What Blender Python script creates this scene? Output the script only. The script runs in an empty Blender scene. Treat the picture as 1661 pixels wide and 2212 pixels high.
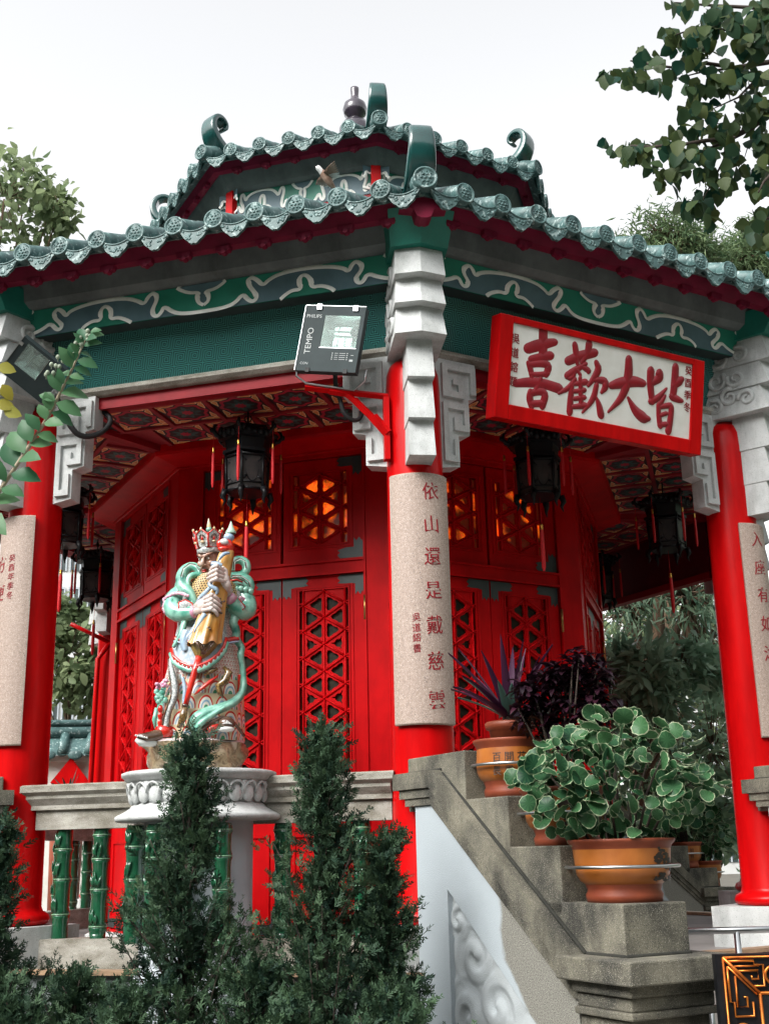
import bpy, math, random
import numpy as np
from mathutils import Vector, Matrix
random.seed(7); RNG=np.random.default_rng(7)
SC=bpy.context.scene; COL=SC.collection
R=math.radians; PI=math.pi
# ---------------------------------------------------------------- camera
CF,CP,CR,CY=2523.508,R(16.31682536),R(-1.24181132),R(6.71110747)
CLOC=Vector((-1.1236027,-11.60158619,1.05121991))
_f=Vector((math.sin(CY)*math.cos(CP),math.cos(CY)*math.cos(CP),math.sin(CP)))
_r=Vector((math.cos(CY),-math.sin(CY),0)); _u=_r.cross(_f)
_r2=_r*math.cos(CR)+_u*math.sin(CR); _u2=-_r*math.sin(CR)+_u*math.cos(CR)
cd=bpy.data.cameras.new('camera'); cam=bpy.data.objects.new('camera',cd); COL.objects.link(cam)
cd.sensor_fit='VERTICAL'; cd.sensor_height=24; cd.lens=CF/2212*24; cd.clip_start=.05; cd.clip_end=600
cam.matrix_world=Matrix(((_r2.x,_u2.x,-_f.x,CLOC.x),(_r2.y,_u2.y,-_f.y,CLOC.y),(_r2.z,_u2.z,-_f.z,CLOC.z),(0,0,0,1)))
SC.camera=cam
def at(x,y,depth):
    "point of the place seen at (x,y) of the photograph (1661 px wide) at that distance along the view"
    return CLOC+(_f+_r2*((x-830.5)/CF)+_u2*((1106-y)/CF))*depth
# ---------------------------------------------------------------- light
w=bpy.data.worlds.new('World'); SC.world=w; w.use_nodes=True
nt=w.node_tree; nt.nodes.clear()
sky=nt.nodes.new('ShaderNodeTexSky'); sky.sky_type='NISHITA'; sky.sun_disc=False
SUN_EL,SUN_AZ=R(41),R(231)          # azimuth measured from +Y clockwise
sky.sun_elevation=SUN_EL; sky.sun_rotation=SUN_AZ; sky.dust_density=3; sky.air_density=1; sky.ozone_density=1
hs=nt.nodes.new('ShaderNodeHueSaturation'); hs.inputs['Saturation'].default_value=.07
bg=nt.nodes.new('ShaderNodeBackground'); bg.inputs['Strength'].default_value=.15
wo=nt.nodes.new('ShaderNodeOutputWorld')
nt.links.new(sky.outputs[0],hs.inputs['Color']); nt.links.new(hs.outputs[0],bg.inputs['Color']); nt.links.new(bg.outputs[0],wo.inputs['Surface'])
sd=bpy.data.lights.new('sun','SUN'); sd.energy=1.2; sd.angle=R(30); sd.color=(1,.96,.9)
sun=bpy.data.objects.new('sun',sd); COL.objects.link(sun)
_d=Vector((math.sin(SUN_AZ)*math.cos(SUN_EL),math.cos(SUN_AZ)*math.cos(SUN_EL),math.sin(SUN_EL)))
sun.rotation_euler=_d.to_track_quat('Z','Y').to_euler()
vs=SC.view_settings; vs.view_transform='Standard'; vs.look='None'; vs.gamma=1; vs.exposure=1.45; vs.use_curve_mapping=False
# ---------------------------------------------------------------- helpers
T=math.tan(PI/8)
class MB:
    def __init__(s): s.v=[];s.f=[];s.mi=[];s.sm=[];s.uv=[];s.M=None;s.hasuv=False
    def add(s,vs,fs,mi=0,sm=False,uvs=None):
        b=len(s.v)
        if s.M is not None: vs=[tuple(s.M@Vector(p)) for p in vs]
        s.v+= [tuple(p) for p in vs]
        for k,f in enumerate(fs):
            s.f.append(tuple(b+i for i in f)); s.mi.append(mi); s.sm.append(sm)
            s.uv.append([uvs[i] for i in f] if uvs else None)
        if uvs: s.hasuv=True
        return s
    def box(s,c,d,mi=0,rot=None):
        x,y,z=d[0]/2,d[1]/2,d[2]/2
        P=[Vector((i*x,j*y,k*z)) for k in(-1,1) for j in(-1,1) for i in(-1,1)]
        if rot is not None: P=[rot@p for p in P]
        P=[p+Vector(c) for p in P]
        return s.add(P,[(0,2,3,1),(4,5,7,6),(0,1,5,4),(2,6,7,3),(0,4,6,2),(1,3,7,5)],mi)
    def bx(s,x0,x1,y0,y1,z0,z1,mi=0): return s.box(((x0+x1)/2,(y0+y1)/2,(z0+z1)/2),(abs(x1-x0),abs(y1-y0),abs(z1-z0)),mi)
    def prism(s,poly,y0,y1,mi=0,back=True,axis='y',sm=False):
        n=len(poly)
        def P(a,b,y): return (a,y,b) if axis=='y' else ((a,b,y) if axis=='z' else (y,a,b))
        V=[P(a,b,y0) for a,b in poly]+[P(a,b,y1) for a,b in poly]
        F=[tuple(range(n))]+([tuple(range(2*n-1,n-1,-1))] if back else [])
        s.add(V,F,mi)
        return s.add(V,[(i,i+n,(i+1)%n+n,(i+1)%n) for i in range(n)],mi,sm)
    def tube(s,pts,r,n=8,mi=0,cap=True,sm=True,flat=None):
        pts=[Vector(p) for p in pts]; m=len(pts)
        if not hasattr(r,'__len__'): r=[r]*m
        V=[];up=None
        for i,p in enumerate(pts):
            t=(pts[min(i+1,m-1)]-pts[max(i-1,0)])
            if t.length<1e-9: t=Vector((0,0,1))
            t.normalize()
            if up is None: up=Vector((0,0,1)) if abs(t.z)<.9 else Vector((1,0,0))
            a=up.cross(t)
            if a.length<1e-5: a=Vector((1,0,0)).cross(t)
            a.normalize(); b=t.cross(a); up=b
            for k in range(n):
                an=2*PI*k/n; V.append(p+a*(r[i]*math.cos(an))+b*(r[i]*math.sin(an)*(flat if flat else 1)))
        F=[(i*n+k,i*n+(k+1)%n,(i+1)*n+(k+1)%n,(i+1)*n+k) for i in range(m-1) for k in range(n)]
        if cap: F+= [tuple(range(n-1,-1,-1)),tuple((m-1)*n+k for k in range(n))]
        return s.add(V,F,mi,sm)
    def ribbon(s,pts,wd,nrm,th,mi=0,sm=True):
        "flat strip: pts centre line, wd half widths, nrm surface normals (or one), th thickness"
        pts=[Vector(p) for p in pts]; m=len(pts); V=[]
        for i,p in enumerate(pts):
            t=(pts[min(i+1,m-1)]-pts[max(i-1,0)]).normalized()
            nn=Vector(nrm[i] if hasattr(nrm[0],'__len__') else nrm).normalized()
            a=t.cross(nn).normalized(); wv=wd[i] if hasattr(wd,'__len__') else wd
            V+= [p-a*wv+nn*0,p+nn*th,p+a*wv,p-nn*th]
        F=[(i*4+k,i*4+(k+1)%4,(i+1)*4+(k+1)%4,(i+1)*4+k) for i in range(m-1) for k in range(4)]+[(3,2,1,0),tuple((m-1)*4+k for k in range(4))]
        return s.add(V,F,mi,sm)
    def lathe(s,prof,n=24,mi=0,sm=True,c=(0,0,0),a0=0,a1=2*PI,sy=1):
        full=abs(a1-a0-2*PI)<1e-6; m=n if full else n+1; V=[]
        for r,z in prof:
            for k in range(m):
                a=a0+(a1-a0)*k/n; V.append((c[0]+r*math.cos(a),c[1]+r*math.sin(a)*sy,c[2]+z))
        F=[]
        for i in range(len(prof)-1):
            for k in range(n):
                k2=(k+1)%m; F.append((i*m+k,i*m+k2,(i+1)*m+k2,(i+1)*m+k))
        s.add(V,F,mi,sm)
        return s
    def ell(s,c,rr,mi=0,n=10,m=7,rot=None,sm=True):
        V=[];c=Vector(c)
        for i in range(m+1):
            ph=PI*i/m
            for k in range(n):
                a=2*PI*k/n; p=Vector((rr[0]*math.sin(ph)*math.cos(a),rr[1]*math.sin(ph)*math.sin(a),rr[2]*math.cos(ph)))
                V.append(c+(rot@p if rot is not None else p))
        F=[(i*n+k,(i+1)*n+k,(i+1)*n+(k+1)%n,i*n+(k+1)%n) for i in range(m) for k in range(n)]
        return s.add(V,F,mi,sm)
    def loft(s,rings,mi=0,sm=True,cap=False,uv=False):
        m=len(rings);n=len(rings[0]);V=[p for r in rings for p in r]
        F=[(i*n+k,i*n+(k+1)%n,(i+1)*n+(k+1)%n,(i+1)*n+k) for i in range(m-1) for k in range(n)]
        if uv:
            b=len(s.v); s.hasuv=True
            vv=[tuple(s.M@Vector(p)) if s.M is not None else tuple(p) for p in V]; s.v+=vv
            for i in range(m-1):
                for k in range(n):
                    s.f.append(tuple(b+q for q in (i*n+k,i*n+(k+1)%n,(i+1)*n+(k+1)%n,(i+1)*n+k))); s.mi.append(mi); s.sm.append(sm)
                    z0=rings[i][k][2]; z1=rings[i+1][k][2]; s.uv.append([(k/n,z0),((k+1)/n,z0),((k+1)/n,z1),(k/n,z1)])
        else: s.add(V,F,mi,sm)
        if cap: s.add(V,[tuple(range(n-1,-1,-1)),tuple((m-1)*n+k for k in range(n))],mi)
        return s
    def seg(s,poly,mi=0,close=True,k=T,uv=False,ends=False):
        "octagon ring segment facing -y: poly of (apothem,z)"
        n=len(poly); V=[(-a*k,-a,z) for a,z in poly]+[(a*k,-a,z) for a,z in poly]
        F=[(i,i+n,(i+1)%n+n,(i+1)%n) for i in range(n if close else n-1)]
        if ends: F+=[tuple(range(n)),tuple(range(2*n-1,n-1,-1))]
        uvs=None
        if uv:
            L=[0]
            for i in range(1,n): L.append(L[-1]+math.hypot(poly[i][0]-poly[i-1][0],poly[i][1]-poly[i-1][1]))
            uvs=[(v[0],L[i%n]) for i,v in enumerate(V)]
        return s.add(V,F,mi,False,uvs)
    def build(s,name,mats,parent=None,rz=0,loc=None,label=None):
        me=bpy.data.meshes.new(name); me.from_pydata(s.v,[],s.f)
        if not isinstance(mats,(list,tuple)): mats=[mats]
        for m in mats: me.materials.append(m)
        me.polygons.foreach_set('material_index',s.mi); me.polygons.foreach_set('use_smooth',s.sm)
        if s.hasuv:
            ul=me.uv_layers.new(name='UVMap'); k=0; d=[]
            for f,u in zip(s.f,s.uv):
                for i in range(len(f)): d+= list(u[i]) if u else [0,0]
            ul.data.foreach_set('uv',d)
        me.update()
        return link(name,me,parent,rz,loc,label)
def link(name,me,parent=None,rz=0,loc=None,label=None):
    o=bpy.data.objects.new(name,me); COL.objects.link(o)
    if parent is not None: o.parent=parent
    o.rotation_euler=(0,0,rz)
    if loc is not None: o.location=loc
    if label: o['label']=label
    return o
def tag(o,label,cat,group=None):
    o['label']=label; o['category']=cat
    if group: o['group']=group
    return o
def thing(name,label,cat,loc=(0,0,0),rz=0,group=None):
    o=bpy.data.objects.new(name,None); COL.objects.link(o); o.location=loc; o.rotation_euler=(0,0,rz)
    o.empty_display_size=.2
    return tag(o,label,cat,group)
def struct(o): o['kind']='structure'; return o
def dup(root,loc,rz,label,group=None,skip=()):
    r=root.copy(); COL.objects.link(r); r.location=loc; r.rotation_euler=(0,0,rz); r['label']=label
    if group: r['group']=group
    for ch in list(root.children):
        if ch.name.split('.')[0] in skip: continue
        c=ch.copy(); COL.objects.link(c); c.parent=r
        for g in list(ch.children):
            d=g.copy(); COL.objects.link(d); d.parent=c
    return r
# ---------------------------------------------------------------- materials
def N(nt,t,**k):
    n=nt.nodes.new(t)
    for a,b in k.items():
        if hasattr(n,a): setattr(n,a,b)
        else: n.inputs[a].default_value=b
    return n
def c4(c): return (c[0],c[1],c[2],1)
def newmat(name):
    m=bpy.data.materials.new(name); m.use_nodes=True; nt=m.node_tree
    return m,nt,nt.nodes['Principled BSDF']
def bumpto(nt,b,src,strength,dist=.01):
    bp=N(nt,'ShaderNodeBump'); bp.inputs['Strength'].default_value=strength; bp.inputs['Distance'].default_value=dist
    nt.links.new(src,bp.inputs['Height']); nt.links.new(bp.outputs[0],b.inputs['Normal']); return bp
def mat(name,col,col2=None,rough=.5,scale=6,bump=0,bscale=60,metal=0,coat=0,speck=None,sscale=220,sth=.62,detail=5,spec=.5,stretch=None,lo=.35,hi=.65,stain=0,stc=(.25,.24,.22),sts=3.):
    m,nt,b=newmat(name); L=nt.links.new
    tc=N(nt,'ShaderNodeTexCoord'); co=tc.outputs['Object']
    if stretch:
        mp=N(nt,'ShaderNodeMapping'); mp.inputs['Scale'].default_value=stretch; L(co,mp.inputs[0]); co=mp.outputs[0]
    if col2 is None: col2=tuple(x*.8 for x in col)
    n1=N(nt,'ShaderNodeTexNoise',Scale=scale,Detail=detail,Roughness=.6); L(co,n1.inputs['Vector'])
    cr=N(nt,'ShaderNodeValToRGB'); cr.color_ramp.elements[0].position=lo; cr.color_ramp.elements[1].position=hi
    cr.color_ramp.elements[0].color=c4(col2); cr.color_ramp.elements[1].color=c4(col); L(n1.outputs[0],cr.inputs[0])
    out=cr.outputs[0]
    for sp in ([speck] if speck and not isinstance(speck[0],(tuple,list)) else (speck or [])):
        n2=N(nt,'ShaderNodeTexNoise',Scale=sscale,Detail=2); L(tc.outputs['Object'],n2.inputs['Vector'])
        r2=N(nt,'ShaderNodeValToRGB'); r2.color_ramp.elements[0].position=sth; r2.color_ramp.elements[1].position=sth+.06; L(n2.outputs[0],r2.inputs[0])
        mx=N(nt,'ShaderNodeMix'); mx.data_type='RGBA'; mx.inputs['B'].default_value=c4(sp) if False else c4(sp)
        L(r2.outputs[0],mx.inputs['Factor']); L(out,mx.inputs[6]); mx.inputs[7].default_value=c4(sp); out=mx.outputs[2]
        sscale*=1.7; sth+=.01
    if stain:
        mp2=N(nt,'ShaderNodeMapping'); mp2.inputs['Scale'].default_value=(1,1,.28); L(tc.outputs['Object'],mp2.inputs[0])
        n4=N(nt,'ShaderNodeTexNoise',Scale=sts,Detail=9,Roughness=.68); L(mp2.outputs[0],n4.inputs['Vector'])
        r4=N(nt,'ShaderNodeMapRange'); r4.inputs[1].default_value=.47; r4.inputs[2].default_value=.72; r4.inputs[4].default_value=stain; L(n4.outputs[0],r4.inputs[0])
        mx=N(nt,'ShaderNodeMix'); mx.data_type='RGBA'; mx.blend_type='MULTIPLY'; L(r4.outputs[0],mx.inputs['Factor']); L(out,mx.inputs[6]); mx.inputs[7].default_value=c4(stc); out=mx.outputs[2]
    L(out,b.inputs['Base Color'])
    b.inputs['Roughness'].default_value=rough; b.inputs['Metallic'].default_value=metal; b.inputs['Coat Weight'].default_value=coat
    b.inputs['Coat Roughness'].default_value=.12
    b.inputs['Specular IOR Level'].default_value=spec
    if bump:
        n3=N(nt,'ShaderNodeTexNoise',Scale=bscale,Detail=4); L(tc.outputs['Object'],n3.inputs['Vector']); bumpto(nt,b,n3.outputs[0],bump)
    return m
def leafmat(name,ca,cb,rough=.45,trans=.25):
    m,nt,b=newmat(name); L=nt.links.new
    at_=N(nt,'ShaderNodeAttribute'); at_.attribute_name='var'
    cr=N(nt,'ShaderNodeValToRGB'); cr.color_ramp.elements[0].color=c4(ca); cr.color_ramp.elements[1].color=c4(cb); L(at_.outputs['Fac'],cr.inputs[0])
    L(cr.outputs[0],b.inputs['Base Color']); b.inputs['Roughness'].default_value=rough; b.inputs['Specular IOR Level'].default_value=.22
    tr=N(nt,'ShaderNodeBsdfTranslucent'); L(cr.outputs[0],tr.inputs[0])
    mx=N(nt,'ShaderNodeMixShader'); mx.inputs[0].default_value=trans; L(b.outputs[0],mx.inputs[1]); L(tr.outputs[0],mx.inputs[2])
    L(mx.outputs[0],nt.nodes['Material Output'].inputs['Surface'])
    return m
M={}
M['red']=mat('red_paint',(.56,.003,.004),(.42,.002,.003),stain=.45,stc=(.35,.3,.3),stretch=(3,3,.5),rough=.3,scale=3,coat=.05,spec=.13,bump=.03,bscale=14)
M['redm']=mat('red_door_paint',(.52,.003,.005),(.40,.002,.004),stain=.5,stc=(.35,.3,.3),sts=4,rough=.45,spec=.08,scale=3,bump=.03,bscale=20)
M['maroon']=mat('maroon_paint',(.20,.008,.035),(.14,.006,.025),rough=.6,spec=.2,scale=8)
M['dred']=mat('dark_red_beam_paint',(.28,.005,.012),(.21,.004,.009),rough=.5,spec=.2,scale=5)
M['tile']=mat('green_glazed_tile',(.085,.165,.16),(.04,.09,.09),stain=.6,stc=(.35,.4,.38),sts=5,rough=.52,scale=9,coat=.0,bump=.15,bscale=40,speck=(.30,.40,.39),sscale=26,sth=.6)
M['tiled']=mat('dark_green_glazed_ridge',(.010,.075,.070),(.005,.042,.040),rough=.25,scale=5,coat=.5,bump=.06,bscale=20)
M['gstone']=mat('grey_granite',(.56,.58,.575),(.44,.46,.455),stain=.75,stc=(.38,.38,.36),sts=4,rough=.75,scale=7,bump=.25,bscale=160,speck=[(.12,.13,.13),(.72,.73,.72)],sscale=190,sth=.64)
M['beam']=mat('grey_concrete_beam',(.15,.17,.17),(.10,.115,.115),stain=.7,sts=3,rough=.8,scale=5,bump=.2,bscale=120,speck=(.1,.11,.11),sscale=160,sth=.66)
M['moss']=mat('weathered_granite',(.215,.20,.15),(.04,.039,.032),rough=.85,scale=3.2,stain=.9,stc=(.16,.16,.15),sts=3.5,bump=.35,bscale=130,speck=[(.04,.04,.035),(.46,.43,.36)],sscale=170,sth=.6,detail=8)
M['rail']=mat('weathered_rail_stone',(.40,.385,.34),(.17,.155,.12),rough=.8,scale=5,bump=.3,bscale=120,speck=[(.1,.1,.09),(.65,.64,.6)],sscale=170,sth=.62,detail=8,stretch=(1,1,2.5))
M['white']=mat('white_render',(.41,.45,.48),(.34,.38,.41),stain=.5,stc=(.5,.5,.48),rough=.8,scale=3,bump=.2,bscale=200)
M['floor']=mat('pale_floor_stone',(.62,.58,.54),(.5,.45,.42),rough=.5,scale=3)
M['floord']=mat('grey_floor_stone',(.26,.25,.24),(.18,.175,.17),rough=.6,scale=3)
M['pink']=mat('pink_granite',(.40,.31,.26),(.30,.225,.185),rough=.6,scale=60,speck=[(.16,.13,.12),(.72,.62,.56)],sscale=150,sth=.6,detail=3)
M['bandg']=mat('band_green_paint',(.006,.20,.13),(.005,.16,.105),rough=.5,scale=6)
M['bandb']=mat('band_slate_paint',(.085,.16,.19),(.06,.12,.145),rough=.5,scale=5)
M['cream']=mat('cream_paint',(.86,.87,.82),(.76,.77,.72),rough=.55,scale=12)
M['black']=mat('black_lacquer',(.009,.010,.012),(.004,.004,.005),rough=.45,scale=9,spec=.25)
M['slate']=mat('slate_green_paint',(.035,.05,.05),(.022,.035,.035),rough=.45,scale=8)
M['gold']=mat('gold_metal',(.75,.42,.09),(.55,.27,.05),rough=.28,metal=1,scale=20)
M['bronze']=mat('bronze_gilt',(.62,.20,.03),(.40,.10,.02),rough=.3,metal=.75,scale=20)
M['steel']=mat('steel',(.55,.57,.58),(.42,.44,.45),rough=.3,metal=1,scale=10)
M['tassel']=mat('red_tassel_silk',(.62,.006,.012),(.45,.004,.008),rough=.6,scale=60,stretch=(6,6,.4))
M['signw']=mat('white_sign_panel',(.76,.76,.72),(.64,.63,.57),rough=.55,scale=4)
M['ink']=mat('red_character_paint',(.27,.003,.012),(.22,.002,.01),rough=.4,scale=12)
M['darkink']=mat('black_glaze_painting',(.02,.015,.012),(.03,.02,.015),rough=.4)
M['wood']=mat('bark',(.16,.10,.06),(.07,.045,.03),rough=.9,scale=12,bump=.5,bscale=40,stretch=(1,1,.3))
M['twig']=mat('dark_twig',(.055,.04,.03),(.03,.022,.018),rough=.9,scale=20)
M['soil']=mat('soil',(.05,.035,.025),(.03,.02,.015),rough=.95,scale=30,bump=.4)
M['bamboo']=mat('green_glazed_bamboo',(.014,.10,.045),(.006,.045,.022),rough=.18,scale=5,coat=.7,bump=.05,bscale=15)
M['bambooring']=mat('pale_green_glaze',(.16,.30,.18),(.09,.20,.11),rough=.3,scale=15,coat=.4)
M['pot']=mat('tan_glazed_pot',(.42,.14,.026),(.32,.095,.016),stain=.4,stc=(.4,.36,.3),rough=.38,scale=4,coat=.15)
M['potrim']=mat('terracotta',(.24,.05,.018),(.16,.03,.012),rough=.5,scale=6)
M['conduit']=mat('black_rubber',(.012,.012,.013),rough=.6)
GZ=-.55; FZ=.345
# ---------------------------------------------------------------- ground
g=MB(); g.add([(-250,-60,GZ),(250,-60,GZ),(250,350,GZ),(-250,350,GZ)],[(0,1,2,3)])
struct(g.build('ground',mat('earth_ground',(.12,.11,.09),(.07,.065,.05),rough=.95,scale=2,bump=.3)))
g=MB(); g.add([(1.2,-5.9,GZ+.004),(12,-5.9,GZ+.004),(12,-12,GZ+.004),(-8,-12,GZ+.004),(-8,-7.4,GZ+.004),(.6,-7.4,GZ+.004)],[(0,5,4,3,2,1)])
struct(g.build('pavement',M['floord']))
# unseen slope ring added to block low sky light, behind camera and at both sides
b=MB(); na,nr=90,10; rg0=np.random.default_rng(2)
for k in range(na+1):
    a=R(40+ (320-40)*k/na)
    for j in range(nr):
        r_=24+j*5; h=(0 if j==0 else 17*min(1,j/2.2))+2.5*math.sin(k*.7+j)+2*rg0.random()
        b.v.append((r_*math.sin(a)*1.05,-2+r_*math.cos(a),GZ-.1+max(0,h if j else 0)))
for k in range(na):
    for j in range(nr-1): b.f.append((k*nr+j,(k+1)*nr+j,(k+1)*nr+j+1,k*nr+j+1)); b.mi.append(0); b.sm.append(True); b.uv.append(None)
struct(b.build('sky_block_slopes',mat('sky_block_green',(.05,.085,.045),(.02,.035,.02),rough=.95,scale=.6,bump=.8,bscale=2)))
# ---------------------------------------------------------------- pavilion
PAV=thing('temple_pavilion','octagonal red temple pavilion with double green tiled roof','pavilion',(0,0,GZ))
def pv(mb,name,mats,i=0,par=None,label=None):
    o=mb.build(name,mats,par or PAV,R(45*i) if par is None else 0,(0,0,-GZ) if par is None else None,label); return o
def rep(o,idx,subs=True):
    "copy a pavilion part (and its sub-parts) to other sides"
    res=[o]
    for i in idx:
        c=o.copy(); COL.objects.link(c); c.parent=PAV; c.rotation_euler=(0,0,R(45*i)); res.append(c)
        if subs:
            for ch in list(o.children):
                d=ch.copy(); COL.objects.link(d); d.parent=c
    return res
FACES=[k+.5 for k in range(-4,4)]           # face -0.5 is front-left, 0.5 front-right
F1=-.5; FREST=[f for f in FACES if f!=F1]
CREST=[k for k in range(-4,4) if k!=0]
# platform with the landings of the stairs
b=MB()
for k in range(8):
    a=R(45*k-67.5)
    b.M=Matrix.Rotation(R(45*(k+.5)),4,'Z')
    b.add([(0,0,FZ),(-3.98*T,-3.98,FZ),(3.98*T,-3.98,FZ)],[(0,1,2)])
    b.add([(-3.98*T,-3.98,FZ),(3.98*T,-3.98,FZ),(3.98*T,-3.98,GZ),(-3.98*T,-3.98,GZ)],[(0,3,2,1)],1)
    b.bx(-3.98*T,3.98*T,-4.03,-3.9,FZ+.004,FZ+.03,2)
b.M=None
pv(b,'platform',[M['floord'],M['beam'],mat('tan_ledge',(.34,.22,.13),(.2,.13,.08),rough=.8,scale=8)])
# columns
b=MB(); pl=MB()
b.lathe([(.0,.62),(.22,.62),(.262,.64),(.275,.665),(.262,.70),(.225,.72),(.213,.75),(.206,1.6),(.198,3),(.192,4.2),(.186,4.32),(.165,4.385),(.12,4.43),(.0,4.45)],40,c=(0,-3.92,0))
pl.bx(-.34,.34,-4.26,-3.58,FZ,.628)
c0=pv(b,'column',M['red'],0)
p0=pv(pl,'plinth',M['gstone'],0,c0)
rep(c0,CREST)
# corner corbel above the columns
b=MB()
def blk(x,y0,yt,yb,z0,z1,ridge=0,sx=.93):
    def ring(xx,y,z): return [(-xx,y0,z),(-xx,y,z),(0,y-ridge,z),(xx,y,z),(xx,y0,z)]
    V=ring(x,yb,z0)+ring(x*sx,yt,z1)
    b.add(V,[(i,(i+1)%5,(i+1)%5+5,i+5) for i in range(5)]+[(4,3,2,1,0),(5,6,7,8,9)])
blk(.09,-4.05,-4.275,-4.315,3.60,3.86); blk(.09,-4.05,-4.29,-4.335,3.86,4.15); blk(.092,-4.05,-4.30,-4.355,4.15,4.5)
blk(.178,-3.85,-4.335,-4.40,4.44,4.655,.055,.9); blk(.176,-3.85,-4.36,-4.425,4.655,4.86,.055,.9); blk(.176,-3.85,-4.40,-4.45,4.86,5.07,.055,.94)
for sg_ in (-1,1):
    for (cy,cz,r0,dr,a0) in ((-4.22,4.56,.075,1,0),(-4.08,4.60,.08,-1,2),(-3.95,4.54,.07,1,1),(-4.15,4.75,.08,-1,.5),(-3.98,4.76,.085,1,2.4),(-4.20,4.95,.075,1,1),(-4.03,4.95,.08,-1,0)):
        b.tube([(sg_*(.172),cy+r0*(1-.8*k/20)*math.cos(a0+dr*k*.42),cz+r0*(1-.8*k/20)*math.sin(a0+dr*k*.42)) for k in range(21)],[.022*(1-.5*k/20) for k in range(21)],6)
cc=pv(b,'corner_corbel',M['gstone'],0)
b=MB()
V=[(-.20,-4.0,5.07),(-.20,-4.44,5.07),(0,-4.52,5.07),(.20,-4.44,5.07),(.20,-4.0,5.07),(-.23,-4.0,5.28),(-.23,-4.58,5.28),(0,-4.67,5.28),(.23,-4.58,5.28),(.23,-4.0,5.28)]
b.add(V,[(i,(i+1)%5,(i+1)%5+5,i+5) for i in range(5)]+[(4,3,2,1,0)])
pv(b,'corner_block',mat('green_corner_paint',(.005,.17,.125),(.004,.13,.095),rough=.45),0,cc)
rep(cc,CREST)
# fret brackets, both ends of a side
for s in (-1,1):
    b=MB()
    P=[(1.40,4.485),(1.0,4.485),(1.0,4.215),(1.07,4.20),(1.07,3.925),(1.165,3.905),(1.165,3.675),(1.40,3.635)]
    P=[(s*x,z) for x,z in P]
    b.prism(P,-3.685,-3.555) if s<0 else b.prism(P[::-1],-3.685,-3.555)
    def bar(x0,x1,z0,z1): b.bx(s*x0,s*x1,-3.712,-3.684,z0,z1)
    bar(1.015,1.30,4.40,4.445); bar(1.015,1.06,4.235,4.40); bar(1.255,1.30,4.19,4.40); bar(1.12,1.255,4.19,4.235); bar(1.12,1.165,4.235,4.33); bar(1.165,1.21,4.29,4.33)
    bar(1.085,1.30,4.10,4.145); bar(1.085,1.125,3.94,4.10); bar(1.26,1.30,3.70,4.10); bar(1.125,1.21,3.94,3.985); bar(1.17,1.21,3.985,4.04); bar(1.18,1.26,3.70,3.745); bar(1.18,1.215,3.745,3.87)
    rep(pv(b,'fret_bracket',M['gstone'],F1),FREST)
# sill, frieze, painted band, beam
b=MB(); b.seg([(3.4,4.49),(3.675,4.49),(3.705,4.515),(3.70,4.545),(3.665,4.567),(3.4,4.567)])
rep(pv(b,'stone_sill',M['rail'],F1),FREST)
m,nt,bs=newmat('green_fret_tile'); L=nt.links.new
uvn=N(nt,'ShaderNodeUVMap'); sx=N(nt,'ShaderNodeSeparateXYZ'); L(uvn.outputs[0],sx.inputs[0])
def mth(op,a,bb=None,c=None):
    n=nt.nodes.new('ShaderNodeMath'); n.operation=op
    for k,v in enumerate((a,bb,c)):
        if v is None: continue
        if isinstance(v,(int,float)): n.inputs[k].default_value=v
        else: L(v,n.inputs[k])
    return n.outputs[0]
def cellabs(o,off): return mth('ABSOLUTE',mth('SUBTRACT',mth('FRACT',mth('ADD',mth('DIVIDE',o,.118),off)),.5))
d=mth('MAXIMUM',cellabs(sx.outputs[0],.0),cellabs(sx.outputs[1],.25))
tri=mth('ABSOLUTE',mth('SUBTRACT',mth('FRACT',mth('MULTIPLY',d,8)),.5)); ln=mth('GREATER_THAN',tri,.25)
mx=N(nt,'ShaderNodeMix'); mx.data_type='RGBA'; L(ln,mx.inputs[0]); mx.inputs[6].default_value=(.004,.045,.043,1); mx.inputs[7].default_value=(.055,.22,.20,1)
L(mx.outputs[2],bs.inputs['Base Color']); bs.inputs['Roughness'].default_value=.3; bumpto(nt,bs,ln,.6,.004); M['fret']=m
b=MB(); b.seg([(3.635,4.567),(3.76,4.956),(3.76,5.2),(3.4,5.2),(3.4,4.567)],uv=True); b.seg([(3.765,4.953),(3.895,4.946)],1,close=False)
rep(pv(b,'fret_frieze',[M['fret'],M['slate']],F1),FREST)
b=MB(); b.seg([(3.90,4.95),(3.965,5.14),(3.84,5.14),(3.84,4.95)])
S=[(-.122,-.0),(.024,.01),(.119,.1),(.195,.41),(.224,.2),(.263,.06),(.297,.17),(.291,.38),(.252,.66),(.247,.87),(.279,.95),(.318,.83),(.357,.59),(.404,.76),(.498,.92),(.685,.97),(.871,.90),(.981,.76),(1.013,.6),(1.045,.84),(1.081,.93),(1.117,.78),(1.108,.58),(1.062,.36),(1.071,.17),(1.107,.14),(1.153,.45),(1.233,.24),(1.34,.11),(1.55,.07)]
Tf=[(.475,.0),(.518,.14),(.58,.27),(.645,.24),(.633,.55),(.655,.73),(.695,.74),(.726,.56),(.728,.25),(.797,.28),(.87,.14),(.898,.0)]
Pd=[(-.123,.24),(-.085,.34),(-.076,.59),(-.10,.72),(-.019,.75),(.049,.91),(.07,1.0)]
Ed=[(1.29,1.0),(1.343,.81),(1.414,.72),(1.48,.80),(1.5,.6),(1.55,.5)]
def smooth(P,n=2):
    for _ in range(n):
        Q=[P[0]]
        for i in range(len(P)-1):
            a,c=P[i],P[i+1]; Q.append((a[0]*.75+c[0]*.25,a[1]*.75+c[1]*.25)); Q.append((a[0]*.25+c[0]*.75,a[1]*.25+c[1]*.75))
        Q.append(P[-1]); P=Q
    return P
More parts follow.
